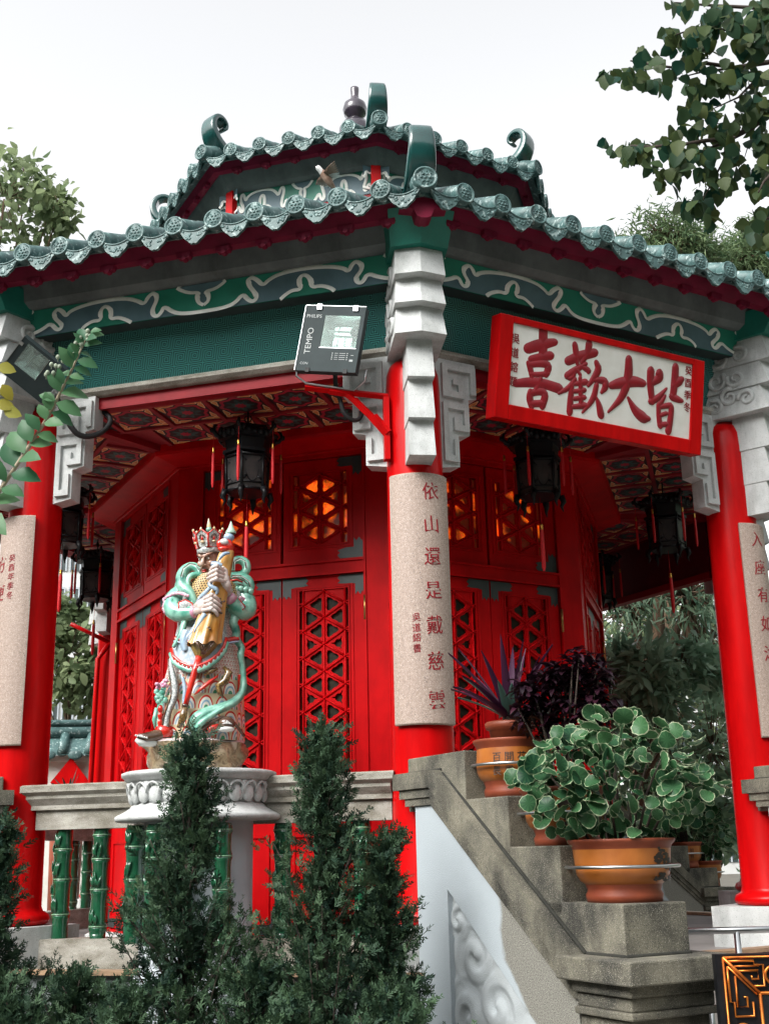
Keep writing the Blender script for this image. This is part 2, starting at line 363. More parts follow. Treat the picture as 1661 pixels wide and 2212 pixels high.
def band_art(b,off,z0,z1,a0,a1,sc=1.,half=1.55,wl=.0205,mis=(1,2,3)):
    def X(p,lift):
        t,v=p; v=min(max(v,0),1); a=a0+(a1-a0)*v+lift; return (t*sc,-a,z0+(z1-z0)*v)
    for s in (-1,1):
        sh=lambda P:[(s*(p[0]+.122),p[1]) for p in P]
        S1=sh(smooth(S,1)); 
        poly=S1+[(s*(1.55+.122),0),(0,0)]
        if s<0: poly=poly[::-1]
        b.add([X(p,.002) for p in poly],[tuple(range(len(poly)))],mis[0])
        for Q,mi in ((Tf,mis[1]),(Pd+[(-.123,1.0)],mis[0]),(Ed+[(1.55,1.0)],mis[0])):
            q=sh(smooth(Q,1)); q=q if s>0 else q[::-1]
            b.add([X(p,.004) for p in q],[tuple(range(len(q)))],mi)
        for Q in (S,Tf,Pd,Ed):
            q=sh(smooth(Q,2)); pts=[Vector(X(p,.005)) for p in q]
            b.ribbon(pts,wl,(0,-1,0.2),.004,mis[2],False)
bandm=[M['bandg'],M['bandb'],M['bandg'],M['cream']]
band_art(b,0,4.95,5.14,3.90,3.965)
rep(pv(b,'painted_band',bandm,F1),FREST)
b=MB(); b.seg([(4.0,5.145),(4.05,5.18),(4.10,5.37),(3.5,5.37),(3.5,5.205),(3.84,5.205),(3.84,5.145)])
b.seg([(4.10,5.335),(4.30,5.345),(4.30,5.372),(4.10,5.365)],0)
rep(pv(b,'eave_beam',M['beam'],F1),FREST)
# maroon eave board with lobed rafter ends
def fascia(ap,z0,z1,xs,sc=1.):
    b=MB(); b.seg([(ap-.07*sc,z0),(ap,z0),(ap+.05*sc,z1),(ap-.05*sc,z1)])
    for x in xs:
        P=[]
        for k,(cx,cz,r) in enumerate(((-.032,.0,.022),(0,-.012,.026),(.032,0,.022))):
            P+= [(x+(cx+r*math.cos(a))*sc,z0-.022*sc+(cz+r*math.sin(a))*sc) for a in [PI+PI*j/6 for j in range(7)]]
        P=[(x-.055*sc,z0+.002)]+P+[(x+.055*sc,z0+.002)]
        b.prism(P,-ap-.014,-ap+.035*sc)
    return b
xs1=[k*.3051 for k in range(-5,6)]
rep(pv(fascia(4.27,5.235,5.33,xs1),'eave_board',M['maroon'],F1),FREST)
# roofs
def medallion(b,c,r,tilt):
    b.M=Matrix.Translation(c)@Matrix.Rotation(R(90)-tilt*0,4,'X')
    b.lathe([(0,.018),(r*.62,.018),(r*.70,.014),(r*.80,.014),(r*.86,.024),(r,.024),(r*1.02,.0),(r*1.0,-.06)],20)
    b.ell((0,0,.018),(r*.16,r*.16,.007),0,8,4)
    for k in range(6):
        a=k*PI/3; b.ell((r*.36*math.cos(a),r*.36*math.sin(a),.018),(r*.16,r*.13,.007),0,6,4)
    for k in range(9):
        a=k*2*PI/9; b.ell((r*.58*math.cos(a),r*.58*math.sin(a),.017),(r*.09,r*.07,.006),0,6,4)
    b.M=None
def drip(b,x,y,z,wd,sc=1.):
    n=16; up=[];lo=[]
    for k in range(n+1):
        u=-1+2*k/n; zt=z-.045*sc*(1-u*u); zb=z-.02*sc-.125*sc*(1-abs(u)**1.7)-.010*sc*abs(math.sin(2.5*PI*u))
        up.append((x+u*wd,zt)); lo.append((x+u*wd,zb))
    b.prism(lo+up[::-1],y-.012,y+.012)
    rr=random.Random(int(abs(x)*1000))
    for k in range(15):
        u=rr.uniform(-.78,.78); f=rr.uniform(.3,.85); zt=z-.045*sc*(1-u*u); zb=z-.02*sc-.12*sc*(1-abs(u)**1.7)
        b.ell((x+u*wd,y-.012,zt+(zb-zt)*f),(.016*sc,.005,.010*sc),0,6,4,Matrix.Rotation(rr.uniform(0,3),3,'Y'))
    b.tube([(x+(-1+2*k/12)*wd,y-.012,z-.045*sc*(1-(-1+2*k/12)**2)-.008) for k in range(13)],.007*sc,5)
def roof(ap,z,slope,apin,pitch,ks,r,sc):
    half=ap*T; s=MB(); e=MB(); rise=math.tan(slope)
    zi=z+(ap-apin)*rise
    s.seg([(ap-.03,z-.035),(apin,zi-.035),(apin,zi-.10),(ap-.03,z-.075)])
    for k in ks:
        x=k*pitch; run=min(ap-apin,(half-abs(x))/T-.05)
        if run<.1: continue
        m=max(2,int(run/.34)); 
        for j in range(m):
            f0=run*j/m; f1=run*(j+1)/m+.015
            s.tube([(x,-ap+f0,z+f0*rise),(x,-ap+f1,z+f1*rise)],[r*.96,r*.88],12)
        medallion(e,(x,-ap-.005,z),r,slope)
    for k in [q+.5*(1 if True else 0) for q in ([ks[0]-1]+list(ks))]:
        x=k*pitch; drip(e,x,-ap-.005,z-.012,pitch*.40,sc)
        # pan tile trough behind the drip
        run=min(ap-apin,(half-abs(x))/T); rows=[]
        for f in (0,max(run,.1)):
            for u in range(5):
                uu=-1+u/2; rows.append((x+uu*pitch*.42,-ap+f,z+f*rise-.012-.045*(1-uu*uu)))
        s.add(rows,[(i,i+1,i+6,i+5) for i in range(4)],0,True)
    return s,e
ks=list(range(-5,6))
s,e=roof(4.42,5.361,R(26),1.75,.3051,ks,.073,1.)
o=pv(s,'roof_slope',M['tile'],F1); pv(e,'eave_tiles',M['tile'],0,o); rep(o,FREST)
def horn(b,y,z,sc):
    C=[(-.95,.30),(-.6,.16),(-.3,.085),(-.06,.09),(.09,.19),(.135,.33),(.09,.45),(-.01,.485),(-.085,.44),(-.085,.375),(-.04,.36)]
    TH=[.06,.06,.07,.085,.08,.065,.05,.042,.036,.03,.024]; WD=[.07,.075,.09,.105,.10,.088,.078,.07,.063,.055,.046]
    C2=[];H2=[];W2=[]
    for i in range(len(C)-1):
        for f in (0,.33,.66):
            C2.append((C[i][0]*(1-f)+C[i+1][0]*f,C[i][1]*(1-f)+C[i+1][1]*f)); H2.append(TH[i]*(1-f)+TH[i+1]*f); W2.append(WD[i]*(1-f)+WD[i+1]*f)
    C2.append(C[-1]);H2.append(TH[-1]);W2.append(WD[-1])
    for _ in range(2): C2=[C2[0]]+[((C2[i-1][0]+2*C2[i][0]+C2[i+1][0])/4,(C2[i-1][1]+2*C2[i][1]+C2[i+1][1])/4) for i in range(1,len(C2)-1)]+[C2[-1]]
    rings=[]
    for i,(o_,h) in enumerate(C2):
        a=C2[max(i-1,0)]; c=C2[min(i+1,len(C2)-1)]; tx,tz=c[0]-a[0],c[1]-a[1]; l=math.hypot(tx,tz); nx,nz=-tz/l,tx/l
        ring=[]
        for (u,v) in ((-1,-.6),(-.93,-.9),(-.7,-1),(0,-1.04),(.7,-1),(.93,-.9),(1,-.6),(1,.6),(.93,.9),(.7,1),(0,1.04),(-.7,1),(-.93,.9),(-1,.6)):
            ring.append((u*W2[i]*sc,y-(o_+nx*v*H2[i]*.55)*sc,z+(h+nz*v*H2[i]*.55)*sc))
        rings.append(ring)
    b.loft(rings,0,True,True)
def hip(rc,z,slope,rin,r,sc,hs):
    b=MB(); rise=math.tan(slope)*math.cos(PI/8); n=7
    for j in range(n):
        f0=(rc-rin)*j/n; f1=(rc-rin)*(j+1)/n+.02
        b.tube([(0,-rc+f0,z+.03+f0*rise),(0,-rc+f1,z+.03+f1*rise)],[r,r*.92],12)
    b.bx(-.05,.05,-rc+.35,-rc+.3,z,z)
    b.add([(-.055,-rc+.3,z+.0+.3*rise),(.055,-rc+.3,z+.3*rise),(.055,-rin,z+(rc-rin)*rise+.13),(-.055,-rin,z+(rc-rin)*rise+.13),(-.055,-rc+.3,z+.05+.3*rise),(.055,-rc+.3,z+.05+.3*rise),(.055,-rin,z+(rc-rin)*rise+.2),(-.055,-rin,z+(rc-rin)*rise+.2)],[(0,3,2,1),(4,5,6,7),(0,1,5,4),(1,2,6,5),(3,0,4,7)])
    medallion(b,(0,-rc-.01,z+.03),r*1.05,slope)
    h=MB(); horn(h,-rc+.20*hs,z+.06*hs,hs)
    return b,h
b,h=hip(4.784,5.361,R(26),1.9,.078,1,1.)
o=pv(b,'hip_ridge',M['tile'],0); pv(h,'ridge_horn',M['tiled'],0,o); rep(o,CREST)
# lower boards at the corner below the disc
b=MB(); b.prism([(-.16,5.24),(-.07,5.22),(-.05,5.17),(-.02,5.155),(.02,5.155),(.05,5.17),(.07,5.22),(.16,5.24),(.12,5.33),(-.12,5.33)],-4.70,-4.5)
rep(pv(b,'corner_board',M['maroon'],0),CREST)
# upper storey
UZ=7.546; UAP=2.316*math.cos(PI/8)
b=MB(); b.seg([(1.755,6.3),(1.755,7.06),(1.5,7.06),(1.5,6.3)])
rep(pv(b,'drum_wall',M['dred'],F1),FREST)
b=MB(); b.seg([(1.76,7.06),(1.77,7.31),(1.6,7.31),(1.6,7.06)]); band_art(b,0,7.06,7.31,1.76,1.77,.52,wl=.015)
rep(pv(b,'drum_band',bandm,F1),FREST)
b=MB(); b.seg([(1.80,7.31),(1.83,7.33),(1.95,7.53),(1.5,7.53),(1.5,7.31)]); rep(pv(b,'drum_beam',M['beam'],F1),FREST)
b=MB(); b.bx(-.045,.045,-1.96,-1.85,6.5,7.32); rep(pv(b,'drum_post',M['red'],0),CREST)
rep(pv(fascia(UAP-.14,7.44,7.52,[(k+0)*.2954 for k in range(-2,3)],.9),'upper_eave_board',M['maroon'],F1),FREST)
s,e=roof(UAP,UZ,R(27),.12,.2954,list(range(-2,3)),.07,.95)
o=pv(s,'upper_roof_slope',M['tile'],F1); pv(e,'upper_eave_tiles',M['tile'],0,o); rep(o,FREST)
b,h=hip(2.316,UZ,R(27),.15,.074,1,.95)
o=pv(b,'upper_hip_ridge',M['tile'],0); pv(h,'upper_ridge_horn',M['tiled'],0,o); rep(o,CREST)
b=MB(); b.lathe([(0,8.4),(.3,8.4),(.3,8.66),(.16,8.72),(.12,8.80),(.16,8.86),(.19,8.95),(.185,9.05),(.14,9.13),(.07,9.17),(.075,9.19),(.125,9.24),(.142,9.31),(.125,9.38),(.065,9.435),(.05,9.46),(.044,9.5),(.05,9.57),(.05,9.6),(.03,9.61),(0,9.61)],24)
pv(b,'gourd_finial',mat('dark_purple_glaze',(.045,.035,.05),(.02,.015,.025),rough=.2,coat=.6),0)
# inner beam, ceiling
b=MB(); b.bx(-1.36,1.36,-3.54,-3.47,3.86,4.43); b.bx(-1.36,1.36,-3.56,-3.45,3.80,3.87,1)
rep(pv(b,'hanging_beam',[mat('deep_maroon_board',(.10,.003,.008),(.07,.002,.006),rough=.5),M['dred']],2.5),[3.5,-3.5])
b=MB(); b.seg([(3.63,4.488),(3.63,4.395),(3.50,4.415),(3.50,4.47)])
rep(pv(b,'inner_beam',M['dred'],F1),FREST)
mc=[mat('ceiling_red',(.30,.012,.02),(.22,.008,.014),rough=.6),mat('ceiling_dark',(.035,.012,.014),(.02,.008,.01),rough=.6),mat('ceiling_teal',(.045,.13,.12),(.012,.03,.03),rough=.6,scale=14),mat('ceiling_orange',(.72,.30,.10),(.55,.21,.06),rough=.6,scale=14),mat('ceiling_yellow',(.85,.66,.40),(.75,.55,.32),rough=.6),mat('ceiling_crimson',(.42,.016,.04),(.34,.01,.03),rough=.6,scale=20)]
CZ=4.455
b=MB(); b.seg([(3.5,CZ+.012),(2.4,CZ+.012)],0,close=False)
def disc(b,cx,cy,f,mi,z,n=48): b.add([(cx+f(2*PI*k/n)*math.cos(2*PI*k/n),cy+f(2*PI*k/n)*math.sin(2*PI*k/n),z) for k in range(n)],[tuple(range(n-1,-1,-1))],mi)
def cloud(b,cx,cy,ang,s,z):
    ca,sa=math.cos(ang),math.sin(ang)
    for dx,dy,rx,ry,tp in ((0,0,.028,.02,0),(.055,.005,.026,.02,1),(-.0,.055,.02,.026,2)):
        for gr,mi,dz in ((1.28,4,0),(1,3,-.001)):
            P=[]
            for k in range(18):
                a=2*PI*k/18; r=1+.12*math.cos(3*a+tp)
                x=dx+rx*gr*r*math.cos(a); y=dy+ry*gr*r*math.sin(a)
                if tp==1 and x>dx: x=dx+(x-dx)*2.3; y=dy+(y-dy)*(1-.35*min(1,(x-dx)/.06))
                if tp==2 and y>dy: y=dy+(y-dy)*2.3; x=dx+(x-dx)*(1-.35*min(1,(y-dy)/.06))
                P.append((cx+(x*ca-y*sa)*s,cy+(x*sa+y*ca)*s,z+dz))
            b.add(P,[tuple(range(17,-1,-1))],mi)
def coffer(b,cx,cy,h):
    b.add([(cx-h,cy-h,CZ+.006),(cx+h,cy-h,CZ+.006),(cx+h,cy+h,CZ+.006),(cx-h,cy+h,CZ+.006)],[(3,2,1,0)],1)
    disc(b,cx,cy,lambda a:h*(.80+.07*math.cos(8*a)),5,CZ+.004); disc(b,cx,cy,lambda a:h*(.66+.05*math.cos(8*a)),1,CZ+.003)
    disc(b,cx,cy,lambda a:h*(.46+.13*math.cos(8*a)),2,CZ+.002); disc(b,cx,cy,lambda a:h*(.20+.05*math.cos(8*a)),5,CZ+.001)
    for k in range(4):
        a=k*PI/2; d=h*.84; x=d*(1 if k in (1,2) else -1); y=d*(1 if k in (2,3) else -1)
        cloud(b,cx+x,cy+y,a,h/.215,CZ+.003)
for row,(ya,n) in enumerate(((3.20,5),(2.755,4))):
    for k in range(n): coffer(b,(k-(n-1)/2)*.455,-ya,.205)
for y in (3.43,2.975,2.53): b.bx(-y*T,y*T,-y-.018,-y+.018,CZ-.012,CZ+.012,0)
for ya,n in ((3.20,5),(2.755,4)):
    for k in range(n+1): b.bx((k-n/2)*.455-.018,(k-n/2)*.455+.018,-ya-.21,-ya+.21,CZ-.012,CZ+.012,0)
for s in (-1,1):
    V=[(s*1.14,-3.41),(s*1.41,-3.41),(s*1.18,-2.99),(s*1.0,-2.62)]
    for q in range(3):
        P=[(s*(1.17+.045*q+.02*math.sin(6*t)+.0),-3.36+.3*t+.07*q) for t in (0,.25,.5,.75,1)]+[(s*(1.23+.045*q+.02*math.sin(6*t)),-3.36+.3*t+.07*q) for t in (1,.75,.5,.25,0)]
        P=P if s<0 else P[::-1]
        b.add([(x,y,CZ+.006) for x,y in P],[tuple(range(len(P)))],2)
rep(pv(b,'coffered_ceiling',mc,F1),FREST)
b=MB(); 
b.add([(-.045,-3.72,4.41),(.045,-3.72,4.41),(.045,-2.7,4.41),(-.045,-2.7,4.41),(-.045,-3.72,4.47),(.045,-3.72,4.47),(.045,-2.7,4.47),(-.045,-2.7,4.47)],[(3,2,1,0),(0,1,5,4),(1,2,6,5),(3,0,4,7)])
rep(pv(b,'hip_beam',M['dred'],0),CREST)
# ---------------------------------------------------------------- inner shrine walls
SA=2.496*math.cos(PI/8)   # apothem of the wall plane
b=MB()
hw=SA*T
for s in (-1,1): b.bx(s*.725,s*(hw+.0),-SA,-SA+.12,.36,4.47)
b.bx(-.725,.725,-SA+.004,-SA+.12,3.27,3.365); b.bx(-.725,.725,-SA+.003,-SA+.12,4.275,4.47); b.bx(-.725,.725,-SA+.002,-SA+.12,.36,.46)
for s in (-1,1): b.bx(s*.715,s*.735,-SA-.012,-SA,.46,4.28)
b.bx(-.715,.715,-SA-.012,-SA,3.255,3.275); b.bx(-.715,.715,-SA-.012,-SA,3.36,3.38)
b.seg([(SA-.02,4.30),(SA+.02,4.33),(2.55,4.375),(2.56,4.40),(2.56,4.47),(SA-.02,4.47)])
b.seg([(SA+.0,4.318),(SA+.022,4.318),(SA+.022,4.332),(SA,4.332)])
wall=pv(b,'shrine_wall',M['redm'],F1); rep(wall,FREST)
b=MB(); b.seg([(SA+.10,.345),(SA+.10,.40),(SA+.03,.44),(SA-.02,.44),(SA-.02,.345)]); rep(pv(b,'shrine_base',M['gstone'],F1),FREST)
def lattice(zc,n,a,xc,hwid,x0,x1,z0,z1,y):
    "triangular pierced lattice; y front plane"
    b=MB(); th=.022
    rr=random.Random(3)
    def cell(P,kind):
        cx=sum(p[0] for p in P)/3; cz=sum(p[1] for p in P)/3; K=24
        inr=min(abs((P[(i+1)%3][0]-P[i][0])*(cz-P[i][1])-(P[(i+1)%3][1]-P[i][1])*(cx-P[i][0]))/math.hypot(P[(i+1)%3][0]-P[i][0],P[(i+1)%3][1]-P[i][1]) for i in range(3))
        va=[math.atan2(p[1]-cz,p[0]-cx) for p in P]
        ang=sorted(set([round(a%(2*PI),5) for a in va]+[round((va[0]+2*PI*k/K)%(2*PI),5) for k in range(K)]))
        O=[];I=[]
        for t in ang:
            best=1e9; dx,dz=math.cos(t),math.sin(t)
            for i in range(3):
                p,q=P[i],P[(i+1)%3]; ex,ez=q[0]-p[0],q[1]-p[1]; den=dx*ez-dz*ex
                if abs(den)<1e-9: continue
                u=((p[0]-cx)*ez-(p[1]-cz)*ex)/den
                if u>1e-6: best=min(best,u)
            O.append((cx+best*dx,cz+best*dz))
            ad=min(abs((t-v+PI)%(2*PI)-PI) for v in va)
            if kind==0: h=min(best*.66, inr*(.62+.46*max(0,1-ad/.85)))
            else: h=inr*(.55 if ad>.16 else 1.08)
            I.append((cx+h*dx,cz+h*dz))
        m=len(O)
        V=[(x,y,z) for x,z in O]+[(x,y,z) for x,z in I]+[(x,y+th,z) for x,z in I]
        b.add(V,[(i,(i+1)%m,(i+1)%m+m,i+m) for i in range(m)]+[(i+m,(i+1)%m+m,(i+1)%m+2*m,i+2*m) for i in range(m)])
    zs=[zc+k*a for k in range(n+1)]
    for s in (-1,1):
        xs=xc+s*hwid
        for k in range(n):
            cell([(xc,zs[k]),(xc,zs[k+1]),(xs,zs[k]+a/2)],0 if (k+ (s>0))%3 else 0)
            if k<n-1: cell([(xs,zs[k]+a/2),(xs,zs[k]+1.5*a),(xc,zs[k+1])],1 if k%2 else 0)
            b.tube([(xc,y-.004,zs[k]),(xs,y-.004,zs[k]+a/2)],.010,4); b.tube([(xc,y-.004,zs[k+1]),(xs,y-.004,zs[k]+a/2)],.010,4)
            b.tube([(xs,y-.004,zs[k]+a/2),(xs+s*.045,y-.004,zs[k]+a/2+.02)],.008,4); b.tube([(xs,y-.004,zs[k]+a/2),(xs+s*.045,y-.004,zs[k]+a/2-.02)],.008,4)
            b.ell((xs,y-.012,zs[k]+a/2),(.011,.011,.011),0,6,4)
        for zz,dz in ((zs[0],-1),(zs[-1],1)):   # end triangles, solid
            P=[(xc,zz),(xs,zz),(xs,zz-dz*a/2)]; b.add([(x,y,z) for x,z in P],[(0,1,2)])
        b.tube([(xs,y-.004,z0),(xs,y-.004,z1)],.010,4)
        b.bx(xs-.006,xs+.012*s,y,y+th,z0,z1)
        e=x1 if s>0 else x0
        for k in range(n): b.bx(xs,e,y+.002,y+th,zs[k]+a/2-.022,zs[k]+a/2+.022)
    for zz in zs: b.ell((xc,y-.012,zz),(.011,.011,.011),0,6,4)
    b.tube([(xc,y-.004,z0),(xc,y-.004,z1)],.010,4)
    if z1-zs[-1]>.002: b.bx(xc-hwid,xc+hwid,y,y+th,zs[-1],z1)
    if zs[0]-z0>.002: b.bx(xc-hwid,xc+hwid,y,y+th,z0,zs[0])
    for q in ((x0,x0+.012,z0,z1),(x1-.012,x1,z0,z1)): b.bx(q[0],q[1],y-.012,y+th,q[2],q[3])
    for q in ((x0,x1,z0-.012,z0),(x0,x1,z1,z1+.012)): b.bx(q[0],q[1],y-.012,y+th,q[2],q[3])
    return b
def panel_with_hole(b,x0,x1,z0,z1,hx0,hx1,hz0,hz1,y0,y1,mi=0):
    b.bx(x0,hx0,y0,y1,z0,z1,mi); b.bx(hx1,x1,y0,y1,z0,z1,mi); b.bx(hx0,hx1,y0,y1,z0,hz0,mi); b.bx(hx0,hx1,y0,y1,hz1,z1,mi)
def ornament(b,x,z,sx,sz,y,mi,w=.17,h=.115,k=.062):
    "stepped dark painted corner; (x,z) outer corner, sx,sz point inwards"
    P=[(0,0),(w+.03,0),(w+.055,.028),(w+.03,.05),(w+.055,.068),(w-.02,k+.02),(k+.012,k+.02),(k+.012,h+.06),(k-.01,h+.03),(k*.5,h+.06),(.012,h+.025),(0,h+.05)]
    P=[(x+sx*a,z+sz*c) for a,c in P]
    if sx*sz>0: P=P[::-1]
    b.add([(a,y,c) for a,c in P],[tuple(range(len(P)))],mi)
glass_dark=mat('dark_window_glass',(.032,.027,.015),(.012,.011,.008),rough=.4,scale=8,spec=.15)
m,nt,bs=newmat('lamp_lit_amber_glass'); L=nt.links.new
tc=N(nt,'ShaderNodeTexCoord'); vo=N(nt,'ShaderNodeTexVoronoi',Scale=95); L(tc.outputs['Object'],vo.inputs['Vector'])
n1=N(nt,'ShaderNodeTexNoise',Scale=5.,Detail=2); L(tc.outputs['Object'],n1.inputs['Vector'])
cr=N(nt,'ShaderNodeValToRGB'); cr.color_ramp.elements[0].color=(.035,.003,.001,1); cr.color_ramp.elements[1].color=(1,.13,.008,1); cr.color_ramp.elements[0].position=.40; cr.color_ramp.elements[1].position=.68
L(n1.outputs[0],cr.inputs[0]); mx=N(nt,'ShaderNodeMix'); mx.data_type='RGBA'; mx.blend_type='MULTIPLY'; mx.inputs[0].default_value=.7
L(cr.outputs[0],mx.inputs[6]); L(vo.outputs['Color'],mx.inputs[7]); 
L(cr.outputs[0],bs.inputs['Base Color']); L(mx.outputs[2],bs.inputs['Emission Color']); bs.inputs['Emission Strength'].default_value=.75; bs.inputs['Roughness'].default_value=.3
glass_lit=m
glass_dim=m.copy(); glass_dim.name='faint_amber_glass'
for n_ in glass_dim.node_tree.nodes:
    if n_.type=='TEX_NOISE': n_.inputs['Scale'].default_value=4
    if n_.type=='VALTORGB': n_.color_ramp.elements[0].position=.5; n_.color_ramp.elements[1].position=.74
def leaf_door(xa,xb,la,lb,inner):
    b=MB(); y0,y1=-SA+.025,-SA+.075
    panel_with_hole(b,xa,xb,.47,3.255,la,lb,1.37,3.14,y0,y1)
    # lower raised panel
    px0,px1=xa+.09,xb-.09
    for q in ((px0,px1,.55,.575),(px0,px1,1.19,1.215)): b.bx(q[0],q[1],y0-.012,y0,q[2],q[3])
    for q in ((px0,px0+.025),(px1-.025,px1)): b.bx(q[0],q[1],y0-.012,y0,.575,1.19)
    # raised frame strip around the lattice
    for q in ((la-.03,lb+.03,3.155,3.175),): b.bx(q[0],q[1],y0-.006,y0,q[2],q[3])
    for x in (la-.03,lb+.012): b.bx(x,x+.018,y0-.006,y0,1.35,3.155)
    ornament(b,xa+.004,3.252,1,-1,y0-.004,1); ornament(b,xb-.004,3.252,-1,-1,y0-.004,1)
    ornament(b,xa+.004,.474,1,1,y0-.004,1); ornament(b,xb-.004,.474,-1,1,y0-.004,1)
    x=xb if inner<0 else xa
    return b
doors=[]
hinge=MB(); hinge.tube([(.722,-SA-.012,2.86),(.722,-SA-.012,3.06)],.011,8); hinge.tube([(.722,-SA-.012,2.0),(.722,-SA-.012,2.2)],.011,8)
brass=mat('brass_hinge',(.5,.3,.1),(.3,.17,.06),rough=.35,metal=.9)
for s in (-1,1):
    xa,xb=(.004,.712) if s>0 else (-.712,-.004)
    la,lb=(.142,.586) if s>0 else (-.586,-.142)
    d=pv(leaf_door(xa,xb,la,lb,s),'door',[M['redm'],M['slate']],F1)
    pv(lattice(1.38,8,.2188,(la+lb)/2,.178,la,lb,1.37,3.14,-SA+.03),'lattice',M['redm'],0,d)
    q=MB(); q.bx(la,lb,-SA+.058,-SA+.064,1.37,3.14); pv(q,'pane',glass_dark,0,d)
    q=MB()
    for z in (2.86,1.2): q.tube([(s*.722,-SA-.004,z),(s*.722,-SA-.004,z+.2)],.011,8)
    pv(q,'hinge',brass,0,d)
    rep(d,FREST)
    # upper window
    xa,xb=(.012,.715) if s>0 else (-.715,-.012)
    la,lb=(.085,.585) if s>0 else (-.585,-.085)
    def upper(glass):
        b=MB(); y0,y1=-SA+.02,-SA+.07
        panel_with_hole(b,xa,xb,3.385,4.265,la,lb,3.525,4.145,y0,y1)
        for q in ((la-.035,lb+.035,4.165,4.18),(la-.035,lb+.035,3.49,3.505)): b.bx(q[0],q[1],y0-.006,y0,q[2],q[3])
        for x in (la-.035,lb+.02): b.bx(x,x+.015,y0-.006,y0,3.505,4.165)
        xo=xb-.004 if s>0 else xa+.004
        ornament(b,xo,4.262,-s,-1,y0-.004,1,.17,.11,.07); ornament(b,xo,3.388,-s,1,y0-.004,1,.17,.11,.07)
        return b
    wname='window'
    wn=pv(upper(0),wname,[M['redm'],M['slate']],F1)
    lt=pv(lattice(3.53,3,.2033,(la+lb)/2,.19,la,lb,3.525,4.145,-SA+.026),'lattice',M['redm'],0,wn)
    q=MB(); q.bx(la,lb,-SA+.055,-SA+.061,3.525,4.145)
    pn=pv(q,'pane',glass_lit,0,wn); pn['label']='amber pane glowing from a lamp inside'
    dimw=wn.copy(); COL.objects.link(dimw); dimw.parent=PAV; dimw.rotation_euler=(0,0,R(45*.5))
    e=lt.copy(); COL.objects.link(e); e.parent=dimw
    pv(q,'pane',glass_dim,0,dimw)['label']='pane with a faint amber glow'
    dark=wn.copy(); COL.objects.link(dark); dark.parent=PAV; dark.rotation_euler=(0,0,R(45*-1.5))
    e=lt.copy(); COL.objects.link(e); e.parent=dark
    pv(q,'pane',glass_dark,0,dark)
    rep(dark,[f for f in FREST if f not in (.5,-1.5)])
# ---------------------------------------------------------------- stone balustrade with bamboo balusters
BAL=thing('balustrade','stone balustrade with glazed bamboo balusters and a round lotus pedestal in its middle','balustrade',(0,0,FZ),R(45*F1))
def bv(mb,name,mats,par=None): return mb.build(name,mats,par or BAL,0,(0,0,-FZ) if par is None else None)
PY=-3.80; PR=.50
b=MB(); y=3.62
prof=[(y-.15,1.52),(y-.15,1.565),(y+.155,1.565),(y+.165,1.555),(y+.165,1.515),(y+.135,1.49),(y+.135,1.47),(y+.10,1.425),(y+.10,1.395),(y-.10,1.395),(y-.10,1.47)]
for x0,x1 in ((-1.42,1.34),):
    n=len(prof); V=[(x0+ (0 if z>1.5 else .06),-a,z) for a,z in prof]+[(x1-(0 if z>1.5 else .03),-a,z) for a,z in prof]
    b.add(V,[(i,i+n,(i+1)%n+n,(i+1)%n) for i in range(n)]+[tuple(range(n)),tuple(range(2*n-1,n-1,-1))])
b.bx(-1.29,1.30,-y-.075,-y+.075,1.262,1.395)
bv(b,'rail',M['rail'])
b=MB(); b.bx(-1.34,1.34,-y-.12,-y+.12,.375,.545); b.bx(-1.36,1.36,-y-.15,-y+.15,FZ,.3751)
bv(b,'plinth',M['rail'])
# pedestal
b=MB(); c=(0,PY,0)
b.lathe([(0,1.60),(PR-.01,1.60),(PR+.012,1.592),(PR+.012,1.57),(PR-.005,1.56),(PR-.012,1.545),(PR-.04,1.53)],64,c=c)
b.lathe([(PR-.04,1.53),(PR-.055,1.48),(PR-.075,1.42),(PR-.085,1.40)],64,c=c)
b.lathe([(PR-.085,1.40),(PR-.06,1.385),(PR-.05,1.37),(PR-.01,1.345),(PR+.03,1.325),(PR+.045,1.315),(PR+.045,1.295),(PR+.03,1.285),(.35,1.28)],64,c=c)
for k in range(26):
    a=2*PI*(k+.5)/26; tw=Matrix.Rotation(a,3,'Z')
    r=PR-.058; b.ell((r*math.cos(a),PY+r*math.sin(a),1.452),(.026,.050,.058),0,10,8,tw)
    # arch moulding round each petal
    pts=[]
    for j in range(9):
        t=PI*j/8; da=.062*math.cos(t)/PR*1.0; zz=1.455+.068*math.sin(t); rr=PR-.038+.012*(zz-1.43)/.1
        pts.append((rr*math.cos(a+da),PY+rr*math.sin(a+da),zz))
    b.tube(pts,.0085,5)
    if k%2==0:
        a2=2*PI*(k)/26; b.tube([((PR-.04)*math.cos(a2),PY+(PR-.04)*math.sin(a2),1.53),((PR-.05)*math.cos(a2),PY+(PR-.05)*math.sin(a2),1.46),((PR-.075)*math.cos(a2),PY+(PR-.075)*math.sin(a2),1.40)],[.022,.016,.006],6)
bv(b,'lotus_pedestal',M['gstone'])
b=MB(); b.lathe([(.36,1.285),(.36,.36),(.39,.352),(.39,.0)],40,c=c); bv(b,'pier',M['white'])
